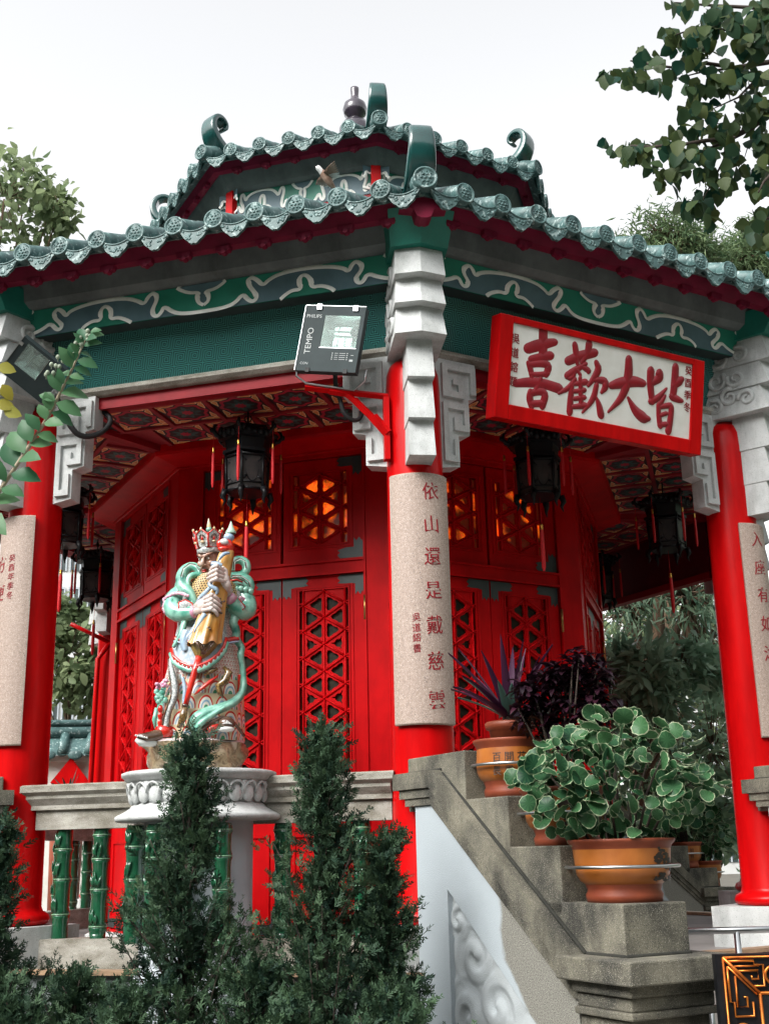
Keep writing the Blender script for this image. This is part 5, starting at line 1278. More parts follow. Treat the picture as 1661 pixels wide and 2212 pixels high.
# boots
b=MB()
b.tube([s3(320,1545,-.16),s3(250,1565,-.22),s3(185,1580,-.26),s3(140,1572,-.275)],[.045,.04,.034,.018],10,0); b.tube([s3(300,1590,-.17),s3(230,1610,-.23),s3(160,1612,-.27),s3(128,1592,-.28)],[.024,.026,.024,.012],10,1)
b.tube([s3(330,1530,-.15),s3(270,1545,-.2)],[.055,.048],10,2)
b.tube([s3(225,1552,-.23),s3(285,1600,-.21)],.012,6,1)
for k in range(6): b.ell(s3(130+14*k,1568+3*k,-.30),(.008,.008,.007),1,6,4)
b.ell(s3(715,1490,-.27),(.058,.06,.042),0,14,9); b.ell(s3(712,1530,-.29),(.058,.045,.020),1,14,8)
for k in range(7): b.tube([s3(690+9*k,1478+6*abs(k-3),-.325),s3(688+9.5*k,1500,-.333)],.004,4,1)
b.tube([s3(500,1555,-.24),s3(560,1520,-.27),s3(620,1480,-.28),s3(680,1450,-.27),s3(740,1455,-.25),s3(800,1520,-.2),s3(835,1560,-.15)],.012,6,3); b.tube([s3(560,1550,-.25),s3(620,1520,-.275),s3(660,1500,-.275)],[.01,.022,.01],6,2)
sv(b,'boots',[BRN,WHITE,RED,BRN])
# ---------------------------------------------------------------- foliage helpers
def npmesh(name,V,loops,sizes,mats,mi=None,var=None,smooth=False):
    me=bpy.data.meshes.new(name); V=np.asarray(V,np.float32); loops=np.asarray(loops,np.int32); sizes=np.asarray(sizes,np.int32)
    me.vertices.add(len(V)); me.vertices.foreach_set('co',V.ravel()); me.loops.add(len(loops)); me.loops.foreach_set('vertex_index',loops)
    me.polygons.add(len(sizes)); st=np.concatenate([[0],np.cumsum(sizes)[:-1]]).astype(np.int32); me.polygons.foreach_set('loop_start',st); me.polygons.foreach_set('loop_total',sizes)
    for m in (mats if isinstance(mats,(list,tuple)) else [mats]): me.materials.append(m)
    if mi is not None: me.polygons.foreach_set('material_index',np.asarray(mi,np.int32))
    me.polygons.foreach_set('use_smooth',np.full(len(sizes),smooth))
    if var is not None:
        a=me.attributes.new('var','FLOAT','FACE'); a.data.foreach_set('value',np.asarray(var,np.float32))
    me.update(calc_edges=True); me.validate(); return me
def nrm(a): return a/(np.linalg.norm(a,axis=-1,keepdims=True)+1e-9)
def leafset(name,tpl,P,D,Nn,S,mats,parent=None,var=None,loc=None,fv=None):
    tv,tf,tm=tpl; tv=np.asarray(tv,float); P=np.asarray(P,float); n=len(P)
    X=nrm(np.asarray(D,float)); Y=nrm(np.cross(np.asarray(Nn,float),X)); Z=np.cross(X,Y)
    S=np.broadcast_to(np.asarray(S,float),(n,))
    V=P[:,None,:]+S[:,None,None]*(tv[None,:,0:1]*X[:,None,:]+tv[None,:,1:2]*Y[:,None,:]+tv[None,:,2:3]*Z[:,None,:])
    lp=np.concatenate([np.array(f) for f in tf]); sz=np.array([len(f) for f in tf])
    loops=(lp[None,:]+(np.arange(n)*len(tv))[:,None]).ravel(); sizes=np.tile(sz,n)
    if var is None: var=RNG.random(n)
    me=npmesh(name,V.reshape(-1,3),loops,sizes,mats,np.tile(np.array(tm),n),np.repeat(var,len(tf))+(0 if fv is None else np.tile(fv,n)),len(tf)>3)
    return link(name,me,parent,0,loc)
def t_leaf(w,curl=.12,fold=.10,pos=.45):
    V=[(0,0,0),(pos*.5,w*.75,fold*.7),(pos,w,fold),(.78,w*.62,fold*.6-curl*.5),(1,0,-curl),(.78,-w*.62,fold*.6-curl*.5),(pos,-w,fold),(pos*.5,-w*.75,fold*.7),(pos*.5,0,.01),(pos,0,0),(.78,0,-curl*.45)]
    F=[(0,8,1),(8,9,2,1),(9,10,3,2),(10,4,3),(0,7,8),(8,7,6,9),(9,6,5,10),(10,5,4)]
    return V,F,[0]*8
def t_simple(w,curl=.1):
    V=[(0,0,0),(.4,w,.03),(1,0,-curl),(.4,-w,.03)]
    return V,[(0,1,2,3)],[0]
def t_frond(n=5,w=.055,ln=.42):
    V=[];F=[]
    def dia(x,y,z,dx,dy,dz,l,w_):
        L_=math.sqrt(dx*dx+dy*dy+dz*dz); dx,dy,dz=dx/L_,dy/L_,dz/L_; b=len(V)
        px,py=-dy,dx
        V.extend([(x,y,z),(x+dx*l*.45+px*w_,y+dy*l*.45+py*w_,z+dz*l*.45),(x+dx*l,y+dy*l,z+dz*l),(x+dx*l*.45-px*w_,y+dy*l*.45-py*w_,z+dz*l*.45)]); F.append((b,b+1,b+2,b+3))
    dia(0,0,0,1,0,0,1,w*.8)
    for k in range(n):
        x=.08+.72*k/(n-1); l=ln*(1-.45*k/(n-1))
        for s_ in (-1,1): dia(x,0,0,.8,s_*.62,.30*(1 if (k+s_)%3 else -1),l,w)
    return V,F,[0]*len(F)
def t_round(n=20,cup=.16,rimw=.075):
    V=[(.5,0,-cup*.4)];
    ring=[];rim=[]
    for k in range(n):
        a=PI+2*PI*(k)/n+PI/n; rr_=.5*(1+.03*math.cos(k*PI)+.05*math.cos(2*PI*k*3/n+.5)); ring.append((.5+rr_*(1-rimw)*math.cos(a),rr_*(1-rimw)*math.sin(a),cup*.3*math.cos(2*a)))
        rim.append((.5+rr_*math.cos(a),rr_*math.sin(a),cup*.55*math.cos(2*a)+.025*math.cos(k*PI)))
    V+=ring+rim
    F=[(0,1+k,1+(k+1)%n) for k in range(n)]+[(1+k,1+n+k,1+n+(k+1)%n,1+(k+1)%n) for k in range(n)]
    return V,F,[0]*n+[1]*n
def sph(n):
    v=RNG.normal(size=(n,3)); return nrm(v)
JUN=leafmat('juniper_green',(.006,.025,.019),(.080,.140,.068),.6,.1)
JUNT=mat('juniper_stem',(.06,.045,.035),(.03,.022,.018),rough=.9,scale=20)
# ---------------------------------------------------------------- junipers in front
FR=t_frond()
def juniper(x,y,zt,rs,label,seed,dens=1.):
    rg=np.random.default_rng(seed); h=zt-GZ
    t=thing('juniper_bush',label,'bush',(x,y,GZ),0,'junipers in front of the pavilion')
    b=MB(); b.tube([(0,0,0),(.02,.01,h*.4),(-.01,0,h*.75),(0,0,h*.97)],[.032,.026,.014,.004],7)
    P=[];D=[];Nn=[];S=[];va=[]
    nb=int(125*h/2.3*dens)
    for k in range(nb):
        f=(k+.5)/nb; f=f**.8; z=h*(.10+.88*f); 
        fz=1-z/h; rad=rs*(.05+.58*fz**1.15)*rg.uniform(.35,1.5)
        a=rg.uniform(0,2*PI); up=rg.uniform(.75,1.5)
        d=np.array([math.cos(a),math.sin(a),up]); d/=np.linalg.norm(d)
        ln=max(.12,rad*1.35); p0=np.array([0,0,max(.03,z-ln*.35)]); 
        pts=[p0+d*ln*q+np.array([0,0,.10*ln*q*q])-np.array([math.cos(a),math.sin(a),0])*.10*ln*q*q for q in (0,.5,1)]
        b.tube([tuple(q) for q in pts],[.008,.005,.002],4)
        br=rg.uniform(.0,.75)
        m=int(36*dens*(.6+ln*1.6))
        q=rg.random(m)**.7; base=np.where(q[:,None]<.5,pts[0]+(pts[1]-pts[0])*(q[:,None]*2),pts[1]+(pts[2]-pts[1])*(q[:,None]*2-1))
        dd=d[None,:]*.9+rg.normal(size=(m,3))*.62; dd[:,2]+=.15
        P.append(base+rg.normal(size=(m,3))*.03*rs); D.append(dd); Nn.append(rg.normal(size=(m,3))); S.append(rg.uniform(.045,.10,m)); va.append(np.clip(br*.6+.4*rg.random(m)*(.3+q),0,1))
    # leader
    m=60; q=rg.random(m); P.append(np.stack([rg.normal(size=m)*.012,rg.normal(size=m)*.012,h*(.86+.13*q)],1)); D.append(np.stack([rg.normal(size=m)*.4,rg.normal(size=m)*.4,np.ones(m)],1)); Nn.append(rg.normal(size=(m,3))); S.append(rg.uniform(.05,.10,m)); va.append(rg.random(m)*.8)
    b.build('stem',JUNT,t)
    leafset('foliage',FR,np.concatenate(P),np.concatenate(D),np.concatenate(Nn),np.concatenate(S),JUN,t,np.concatenate(va))
juniper(-1.43,-5.18,1.66,1.0,'slender dark juniper in front of the statue pedestal',1)
juniper(-.74,-5.20,1.70,1.08,'tall juniper in front of the red doors right of the statue',2)
juniper(-.40,-5.20,1.14,.62,'shorter juniper in front of the white parapet wall foot',3)
juniper(-2.42,-5.15,1.22,1.0,'dark juniper at the left edge before the left red column',4)
juniper(-1.95,-5.35,.50,1.05,'low juniper between the two left junipers',5)
juniper(-1.08,-5.45,.52,1.05,'low juniper between the statue juniper and the tall one',6)
juniper(-2.75,-5.3,.55,.9,'low juniper at the bottom left corner',9)
juniper(-1.70,-5.55,.42,1.1,'lowest juniper just left of the statue juniper',10)
juniper(-2.2,-5.6,.40,1.0,'lowest juniper between the left edge and the statue juniper',11)
juniper(-.42,-5.6,.40,1.0,'lowest juniper right of the tall one',12)
juniper(-.95,-5.75,.36,1.0,'lowest juniper in the bottom centre left',13)
# ---------------------------------------------------------------- flower pots on the stepped parapet
def pot(root,r0,r1,h,band=True,words='',rz=0,ring=True,landscape=False):
    b=MB(); b.lathe([(0,.02),(r0*.9,.0),(r0,.0),(r0*1.03,.035*h/.3),(r0*.97,.055*h/.3),(r0*1.0,.07*h/.3),(r0*1.03,.085*h/.3)],40); b.build('foot',M['potrim'],root)
    b=MB(); b.lathe([(r0*1.03,.085*h/.3),(r0*1.15,.10*h/.3),(r0*1.24,.13*h/.3),(r0*1.27,.17*h/.3),(r1*.90,h*.84)],48); body_=b.build('body',M['pot'],root)
    b=MB(); b.lathe([(r1*.90,h*.84),(r1*.93,h*.90),(r1*.985,h*.95),(r1,h*.985),(r1*.985,h),(r1*.93,h),(r1*.88,h*.95),(r1*.86,h*.88)],48); b.build('rim',M['potrim'],root)
    b=MB(); b.lathe([(0,h*.90),(r1*.87,h*.89)],32); b.build('soil',M['soil'],root)
    rb=lambda z: r0*1.27+(r1*.90-r0*1.27)*(z-.17*h/.3)/(h*.84-.17*h/.3)
    b=MB()
    for k,ch in enumerate(words):
        col,row=k//2,k%2; V,F=glyphs(ch,.058,.0008); zc=h*(.66 if row==0 else .43)
        P=[]
        for x,y,d in V:
            z=zc+y; a=-PI/2+rz-(.35*col)+x/rb(z); P.append(((rb(z)+.0015+d)*math.cos(a),(rb(z)+.0015+d)*math.sin(a),z))
        b.add(P,F)
    if landscape:
        g=random.Random(4)
        for k in range(150):
            u=g.random(); a=-PI/2+rz+u*1.05+.05; 
            zc=h*(.64+.08*math.sin(u*7)+.05*g.gauss(0,1)) if k%3 else h*(.36+.03*math.sin(u*9)+.03*g.gauss(0,1))
            if k%3==0 and g.random()<.3: continue
            w_=g.uniform(.006,.022); hh=g.uniform(.003,.008); P=[]
            for j in range(8):
                t=2*PI*j/8; z=zc+hh*math.sin(t); aa=a+w_*math.cos(t)/rb(z); P.append(((rb(z)+.0012+k*1e-5)*math.cos(aa),(rb(z)+.0012+k*1e-5)*math.sin(aa),z))
            b.add(P,[tuple(range(8))])
    if b.f: b.build('painted_decoration',M['darkink'],body_)
    if ring:
        b=MB(); zr=h*.56; rr_=r1*.985+.012; b.tube([(rr_*math.cos(a),rr_*math.sin(a),zr) for a in [2*PI*k/48 for k in range(49)]],.0085,8); b.build('steel_hoop',M['steel'],root)
def parloc(colk,fk,w_,s_,z):
    c,r_=par_at(colk,fk); v=Matrix.Rotation(r_,4,'Z')@Vector((w_,-s_,0)); return (c.x+v.x,c.y+v.y,z)
VAR=[leafmat('variegated_leaf',(.008,.045,.022),(.065,.165,.065),.4,.25),leafmat('cream_leaf_margin',(.20,.29,.16),(.50,.54,.36),.4,.3)]
def stems(root,n,r,h,rad,mt,rg,z0):
    b=MB(); tips=[]
    for k in range(n):
        a=rg.uniform(0,2*PI); q=rg.uniform(.1,1)*r; p=np.array([q*.35*math.cos(a),q*.35*math.sin(a),z0]); e=np.array([q*1.1*math.cos(a),q*1.1*math.sin(a),z0+h*rg.uniform(.6,1)])
        m_=(p+e)/2+np.array([0,0,.06]); b.tube([tuple(p),tuple(m_),tuple(e)],[rad,rad*.8,rad*.4],5); tips.append(e)
    b.build('stems',mt,root); return np.array(tips)
def roundbush(root,z0,r,h,n,sz,seed,cx=0,flat=.7):
    rg=np.random.default_rng(seed); stems(root,16,r*.8,h*.8,.008,M['twig'],rg,z0)
    v=nrm(rg.normal(size=(n,3))); rad=rg.uniform(.45,1.0,n)**.5; P=np.stack([cx+v[:,0]*r*rad,v[:,1]*r*rad*.8,z0+h*.58+v[:,2]*h*.5*rad],1)
    P[:,2]-=.12*h*(np.hypot(P[:,0]-cx,P[:,1])/r)**2
    D=v*np.array([1,1,.2])+rg.normal(size=(n,3))*.45; D[:,2]-=.25
    Nn=v*.7+np.array([0,-.45,.45])+rg.normal(size=(n,3))*.6
    return leafset('foliage',t_round(),P,D,Nn,rg.uniform(.45,1.3,n)*sz,VAR,root,rg.random(n)*.8,None,np.array([.22*(k%2) for k in range(20)]+[0]*20))
p3=thing('potted_plant','tan painted pot with variegated round leaved plant, the largest and lowest on the near parapet','potted plant',parloc(0,.5,.02,1.88,.80),0,'potted plants on the stair parapets')
pot(p3,.185,.27,.30,words='',rz=.35,landscape=True)
roundbush(p3,.25,.50,.64,440,.088,5,cx=-.01)
p2=thing('potted_plant','middle tan pot on the near parapet holding a dense dark purple leafed shrub','potted plant',parloc(0,.5,.02,1.44,1.075),0,'potted plants on the stair parapets')
pot(p2,.17,.245,.30,rz=-.45,landscape=True)
rg=np.random.default_rng(9); PUR=leafmat('dark_purple_leaf',(.006,.005,.008),(.040,.012,.022),.3,.05)
tips=stems(p2,22,.26,.70,.008,M['twig'],rg,.28)
P=[];D=[];Nn=[]
for e in list(tips)+[(lambda v,q:np.array([.06+v[0]*.29*q,v[1]*.26*q,.76+v[2]*.25*q]))(nrm(rg.normal(size=3)),rg.uniform(.3,1)**.5) for _ in range(70)]:
    m=15; a=rg.uniform(0,2*PI,m); el=rg.uniform(-.5,.7,m); d=np.stack([np.cos(a),np.sin(a),el],1)
    P.append(np.repeat(e[None],m,0)+rg.normal(size=(m,3))*.02); D.append(d); Nn.append(np.stack([-d[:,0]*.3,-d[:,1]*.3,np.ones(m)],1))
leafset('foliage',t_leaf(.20,.28,.08),np.concatenate(P),np.concatenate(D),np.concatenate(Nn),rg.uniform(.07,.115,len(P)*15),PUR,p2)
p1=thing('potted_plant','double tan pot with spiky purple and green sword leaves on the highest near parapet step','potted plant',parloc(0,.5,.0,1.0,1.345),0,'potted plants on the stair parapets')
pot(p1,.165,.225,.325,words='花富開貴百長',rz=.05)
b=MB(); b.lathe([(.0,.30),(.115,.30),(.125,.38),(.145,.39),(.15,.42),(.14,.43),(.125,.425),(.12,.40),(0,.40)],32); b.build('inner_pot',M['potrim'],p1)
SWP=leafmat('purple_sword_leaf',(.035,.010,.030),(.085,.025,.060),.3,.15); SWG=leafmat('grey_green_sword_leaf',(.05,.13,.11),(.15,.27,.22),.35,.15)
rg=np.random.default_rng(4)
def swords(root,n,mt,seed,l0,l1,z0):
    rg=np.random.default_rng(seed); b=[];V=[];lp=[];sz=[];va=[]
    for k in range(n):
        a=2*PI*k*.381966+rg.uniform(-.3,.3); el=rg.uniform(.15,1.35); ln=rg.uniform(l0,l1); d=np.array([math.cos(a)*math.cos(el),math.sin(a)*math.cos(el),math.sin(el)]); sd=np.array([-math.sin(a),math.cos(a),0]); up=np.cross(sd,d)*-1
        v_=rg.random(); b0=len(V); m=7
        for j in range(m):
            f=j/(m-1); w_=.034*(1-f)**.7*min(1,.6+2*f)+.0008; c=np.array([0,0,z0])+d*ln*f+np.array([0,0,-.22*ln*f*f*math.cos(el)])
            V+= [c+sd*w_+np.array([0,0,.012]),c,c-sd*w_+np.array([0,0,.012])]
        for j in range(m-1):
            for q in (0,1): lp+= [b0+j*3+q,b0+j*3+q+1,b0+j*3+q+4,b0+j*3+q+3]; sz.append(4); va.append(v_)
    me=npmesh('sword_leaves',V,lp,sz,mt,None,va,True); return link('sword_leaves',me,root)
swords(p1,22,SWP,3,.44,.66,.43); swords(p1,9,SWG,8,.34,.46,.43)
b=MB(); b.tube([(0,0,.40),(0,0,.55)],[.05,.035],10); b.build('stem',M['twig'],p1)
for (w_,s_,z,lab,seed,big) in ((.0,1.78,.80,'small tan pot with leafy shrub on the farther parapet step',21,1.0),(.05,2.15,.563,'small tan pot with round leaf plant on the farther parapet cap',22,.9)):
    p=thing('potted_plant',lab,'potted plant',parloc(3,2.5,w_,s_,z),0,'potted plants on the stair parapets')
    pot(p,.16,.225,.32,words='如祥' if seed==21 else '',rz=.1); roundbush(p,.30,.36*big,.75*big,170,.10,seed)
# ---------------------------------------------------------------- trees
def tree(label,base,h,crowns,tpl,mt,n,sz,trunk_r=.12,seed=0,droop=.0,cat='tree',group=None,bark=None,name='tree',twigs=40):
    rg=np.random.default_rng(seed); base=np.array(base,float)
    t=thing(name,label,cat,tuple(base),0,group)
    b=MB(); top=np.array([crowns[0][0],crowns[0][1],crowns[0][2]])
    pts=[np.zeros(3),top*np.array([.2,.2,.35]),top*np.array([.6,.6,.7]),top]
    b.tube([tuple(p) for p in pts],[trunk_r,trunk_r*.85,trunk_r*.6,trunk_r*.2],9)
    tw=n//len(crowns); P=[];D=[];Nn=[];va=[]
    for (cx,cy,cz,rx,ry,rz_) in crowns:
        c=np.array([cx,cy,cz]); R3=np.array([rx,ry,rz_])
        st=pts[2]*.9 if cz>pts[2][2]*.9 else pts[1]
        b.tube([tuple(st),tuple((st+c)/2+np.array([0,0,.1*rz_])),tuple(c)],[trunk_r*.5,trunk_r*.35,trunk_r*.12],6)
        m=max(5,int(twigs*rg.uniform(.8,1.2))); per=max(4,tw//m)
        for k in range(m):
            v=nrm(rg.normal(size=3)); q=rg.uniform(.25,1)**.5; e=c+v*R3*q
            b.tube([tuple(c+v*R3*q*.25),tuple(c+v*R3*q*.65+np.array([0,0,.05*rz_])),tuple(e)],[trunk_r*.12,trunk_r*.08,.004],4)
            br=rg.uniform(0,.7); sp=min(rx,ry,rz_)*.30
            pp_=e+rg.normal(size=(per,3))*sp*np.array([1,1,.7]); dd=rg.normal(size=(per,3))+v*.7; dd[:,2]-=droop
            P.append(pp_); D.append(dd); nn=rg.normal(size=(per,3))*.6; nn[:,2]+=.9; Nn.append(nn); va.append(np.clip(br+rg.random(per)*.35,0,1))
    b.build('trunk',bark or M['wood'],t)
    P=np.concatenate(P); leafset('crown',tpl,P,np.concatenate(D),np.concatenate(Nn),rg.uniform(.7,1.3,len(P))*sz,mt,t,np.concatenate(va))
    return t
LG=leafmat('sage_leaf',(.09,.14,.07),(.28,.34,.18),.5,.5); DG=leafmat('dark_narrow_leaf',(.05,.12,.085),(.26,.36,.23),.45,.3); BG=leafmat('bamboo_like_leaf',(.06,.12,.06),(.18,.24,.11),.5,.3); HG=leafmat('shrub_leaf',(.07,.15,.10),(.34,.44,.28),.4,.3); RG_=leafmat('pale_rosette_leaf',(.09,.19,.12),(.36,.48,.34),.4,.3); OV=leafmat('overhanging_leaf',(.008,.055,.036),(.085,.115,.035),.5,.45)
LEAF=t_leaf(.30,.12,.08); NARROW=t_simple(.09,.15); OVAL=t_simple(.26,.1)
def rel(base,x,y,d): v=at(x,y,d); return (v.x-base[0],v.y-base[1],v.z-base[2])
def treeat(label,bx_,by_,d,cr,*a,**k):
    v=at(bx_,by_,d); base=(v.x,v.y,GZ); px=d/CF
    C_=[rel(base,x,y,d+dz)+(rx*px,ry*px,rz_*px) for x,y,dz,rx,ry,rz_ in cr]
    return tree(label,base,0,C_,*a,**k)
# left: light tree above the eave, sage tree behind the columns
treeat('loose light green tree rising behind the left end of the eave',-120,1500,15,[(10,430,0,85,75,95),(100,480,.3,60,60,50),(-50,380,.5,90,90,110),(60,400,.5,60,50,75),(-80,520,0,120,100,90),(130,450,.2,35,40,60)],LEAF,LG,1000,.15,trunk_r=.06,seed=31,droop=.5,twigs=20)
treeat('pale sage green tree seen between the left red column and the shrine',150,1900,21,[(150,1420,0,70,70,90),(130,1350,.6,60,60,50),(200,1470,.5,70,70,70),(60,1420,1,90,80,110)],LEAF,LG,2600,.20,trunk_r=.07,seed=32,droop=.3,twigs=40,group=None)
# right: bamboo like crowns above the eave
treeat('bushy feathery tree with its crown above the right eave',1440,1700,24,[(1435,530,0,75,75,75),(1390,590,.3,70,70,70),(1490,580,.5,70,70,75),(1440,650,.8,120,90,90),(1350,610,1,50,50,45)],NARROW,BG,17000,.19,trunk_r=.22,seed=33,droop=.3,twigs=130)
treeat('second feathery tree at the right frame edge above the eave',1620,1700,25,[(1610,560,0,60,60,60),(1650,540,.5,70,70,70),(1640,620,.5,90,80,70),(1720,560,1,90,90,100)],NARROW,BG,10000,.19,trunk_r=.2,seed=34,droop=.3,twigs=110)
# right: seen through the pavilion
treeat('tall brown trunked tree with dark narrow hanging leaves seen through the right bay',1432,1900,17,[(1420,1210,0,60,60,70),(1350,1300,.5,80,80,80),(1480,1290,-.5,70,70,90),(1520,1400,.6,60,60,110),(1400,1130,1,140,100,90),(1540,1230,1,90,80,90),(1340,1420,.5,45,45,80)],t_simple(.085,.2),DG,2900,.24,trunk_r=.22,seed=35,droop=.9,twigs=60)
treeat('small leafy tree with pale leaf rosettes behind the potted plants',1420,1900,14,[(1340,1450,0,40,40,45),(1400,1440,-.3,50,50,40),(1470,1430,0,50,50,45),(1530,1450,.3,45,45,40),(1430,1510,-.2,60,50,40),(1350,1530,.3,40,40,40)],t_leaf(.17,.1,.04),RG_,1800,.20,trunk_r=.06,seed=36,droop=-.1,twigs=26)
treeat('dense dark shrub behind the farther parapet',1480,1900,15.5,[(1380,1640,0,80,70,90),(1460,1660,.3,80,70,110),(1540,1620,0,60,60,120),(1420,1750,0,110,80,80),(1540,1760,.3,80,70,80),(1560,1500,1,40,40,60)],LEAF,HG,3000,.13,trunk_r=.07,seed=37,twigs=90,cat='shrub',name='shrub')
treeat('light leafy bush low behind the far parapet pots',1555,1950,18.5,[(1540,1790,0,50,40,60),(1590,1800,.3,50,40,50),(1500,1800,.5,50,40,45)],OVAL,LG,1500,.14,trunk_r=.04,seed=38,cat='shrub',name='shrub',twigs=30)
treeat('distant round tree behind the right bay',1420,1600,34,[(1350,1330,0,90,90,100),(1480,1380,1,110,90,130),(1400,1560,1,120,90,120),(1540,1560,1,100,90,140),(1300,1600,1,60,80,90)],OVAL,LG,1300,.42,trunk_r=.25,seed=39,twigs=60)
# overhanging branch at upper right, close to the camera
OB=at(1720,420,6.2)
t=thing('overhanging_branch','branches with large dark heart shaped leaves hanging in from the upper right','tree branch',tuple(OB))
def A6(x,y): return ((1480+x*.3164)/1.15713,y*.3164/1.15713)
b=MB(); rg=np.random.default_rng(44); BP=[]
lines=[([(1700,640),(1397,900),(1250,1010),(1080,1100),(900,1110),(720,1140),(450,1160),(300,1150)],.020,0),([(1080,1100),(850,1210),(680,1310),(560,1350)],.010,.05),([(1120,1080),(1050,1240),(950,1430),(870,1580)],.010,-.1),([(1397,560),(1300,620),(1150,770),(950,860)],.010,-.15),([(1700,460),(1397,490),(1120,535),(900,500),(740,545),(520,520),(300,480)],.016,.2),([(1120,535),(860,570),(640,625)],.008,.2),([(1120,800),(1300,960),(1220,1180),(1190,1280)],.006,.1),([(1500,300),(1250,200),(1000,240),(800,230),(640,280)],.014,.0),([(1500,80),(1250,60),(900,40),(650,20)],.014,.25),([(1700,1100),(1480,1300),(1350,1440),(1310,1520)],.014,-.3),([(1700,1500),(1500,1650),(1330,1760)],.014,-.2)]
pos=[]
for L_,r_,dz in lines:
    pts=[at(*A6(x,y),6.0+dz+.1*math.sin(i)) for i,(x,y) in enumerate(L_)]
    b.tube([tuple(p-OB) for p in pts],[r_*(1-.75*i/(len(pts)-1)) for i in range(len(pts))],6)
b.build('branch',M['twig'],t)
clus=[(120,560,6,60),(320,560,16,80),(380,390,3,40),(480,480,5,50),(460,640,4,40),(540,660,5,45),(610,560,3,30),(620,270,7,55),(700,330,12,80),(820,420,22,110),(900,250,20,110),(980,100,16,100),(640,60,5,50),(740,40,5,60),(1080,160,18,110),(1200,330,24,130),(1290,150,22,120),(1380,60,20,110),(1390,330,16,110),(1060,600,22,110),(940,650,16,100),(800,700,12,70),(830,850,12,80),(960,900,8,60),(1180,600,12,80),(1250,760,16,90),(1330,830,12,70),(1360,600,10,70),(660,1030,6,50),(600,1120,5,45),(820,1050,6,60),(1000,1060,10,80),(1100,1000,10,80),(1190,920,8,60),(140,1180,5,60),(290,1200,12,70),(400,1140,6,60),(390,1230,6,50),(450,1300,4,50),(520,1390,6,60),(620,1380,8,70),(720,1330,5,60),(660,1220,10,80),(780,1200,8,70),(910,1220,9,70),(840,1350,5,50),(900,1370,5,50),(1080,1180,7,60),(1180,1330,6,60),(1060,1300,5,50),(960,1480,7,70),(1040,1440,9,70),(860,1620,12,80),(900,1700,8,70),(760,1620,5,40),(800,1580,4,50),(1300,1080,12,80),(1390,1150,14,90),(1340,1350,8,60),(1300,1490,8,60),(1390,1420,10,80),(1260,1780,8,60),(1350,1720,10,80),(1390,1850,8,70),(1310,1880,6,60)]
P=[];D=[];Nn=[]
for x,y,n_,sp in clus:
    for k in range(int(n_*1.3)):
        p=at(*A6(x+rg.normal()*sp*.5,y+rg.normal()*sp*.5-20),6.0+rg.normal()*.12); P.append(tuple(p-OB)); D.append((rg.normal()*.45,rg.normal()*.45,-1+.5*rg.normal())); Nn.append((rg.normal()*.8,-1+.4*rg.normal(),.3*rg.normal()))
leafset('leaves',t_leaf(.42,.10,.10,.36),P,D,Nn,rg.uniform(.064,.098,len(P)),OV,t)
# foreground twig at left
FT=at(-60,1150,2.9)
t=thing('foreground_twig','leafy twig with oval green leaves and small buds reaching in from the left','twig',tuple(FT))
axis=[(-60,1150),(0,1060),(60,970),(105,900),(135,840),(160,790),(180,745),(192,722)]
def onaxis(f):
    i=min(int(f*(len(axis)-1)),len(axis)-2); q=f*(len(axis)-1)-i; return (axis[i][0]*(1-q)+axis[i+1][0]*q,axis[i][1]*(1-q)+axis[i+1][1]*q)
b=MB(); pts=[at(x,y,2.9+.004*i) for i,(x,y) in enumerate(axis)]
b.tube([tuple(p-FT) for p in pts],[.006,.0055,.005,.0045,.004,.003,.0022,.0015],7); b.build('stem',mat('pale_twig',(.42,.36,.26),(.28,.22,.15),rough=.7,scale=30),t)
FG=leafmat('crape_leaf',(.030,.115,.055),(.10,.22,.10),.4,.3); rg=np.random.default_rng(12)
P=[];D=[];Nn=[];S=[]
for k,f in enumerate(np.linspace(.04,.97,20)):
    x,y=onaxis(f); p=at(x,y,2.9)
    for s_ in (-1,1):
        a=math.radians(60)*1; ax=_r2*.5+_u2*.85; sd=_r2*.85-_u2*.5
        d=ax*(.45+.25*f+rg.normal()*.3)+sd*s_*(1.0+rg.normal()*.15)+_f*rg.normal()*.5; P.append(tuple(p-FT+ax*(.012*s_))); D.append(tuple(d)); Nn.append(tuple(-_f*.8+_u2*.7+_r2*rg.normal()*.3)); S.append((.092-.056*f)*rg.uniform(.7,1.2))
leafset('leaves',t_leaf(.31,.16,.10,.5),P,D,Nn,S,FG,t)
b=MB()
for (x,y) in ((192,720),(185,728),(178,742),(150,772),(143,768),(135,776),(128,770),(120,785),(112,790),(105,800),(118,800),(98,806),(165,742),(172,736),(190,735),(196,728),(125,792),(145,782)):
    p=at(x+rg.normal()*3,y+rg.normal()*3,2.9); b.ell(tuple(p-FT),(.0055,.0055,.0065),0,8,6); b.tube([tuple(p-FT),tuple(at(*onaxis(.86),2.9)-FT)] if rg.random()<.3 else [tuple(p-FT),tuple(p-FT-_u2*.012)],.0012,4)
b.build('buds',mat('pale_bud',(.34,.40,.30),(.22,.27,.2),rough=.6,scale=40),t)
P=[];D=[];Nn=[]
for (x,y) in ((-5,790),(5,830),(-8,870),(8,885)):
    p=at(x,y,3.0); P.append(tuple(p-FT)); D.append(tuple(_r2*rg.normal()-_u2*.5)); Nn.append(tuple(-_f+_u2*.3))
leafset('yellow_leaves',t_leaf(.34,.1,.08),P,D,Nn,.05,leafmat('yellow_green_leaf',(.30,.26,.04),(.36,.36,.08),.4,.35),t)
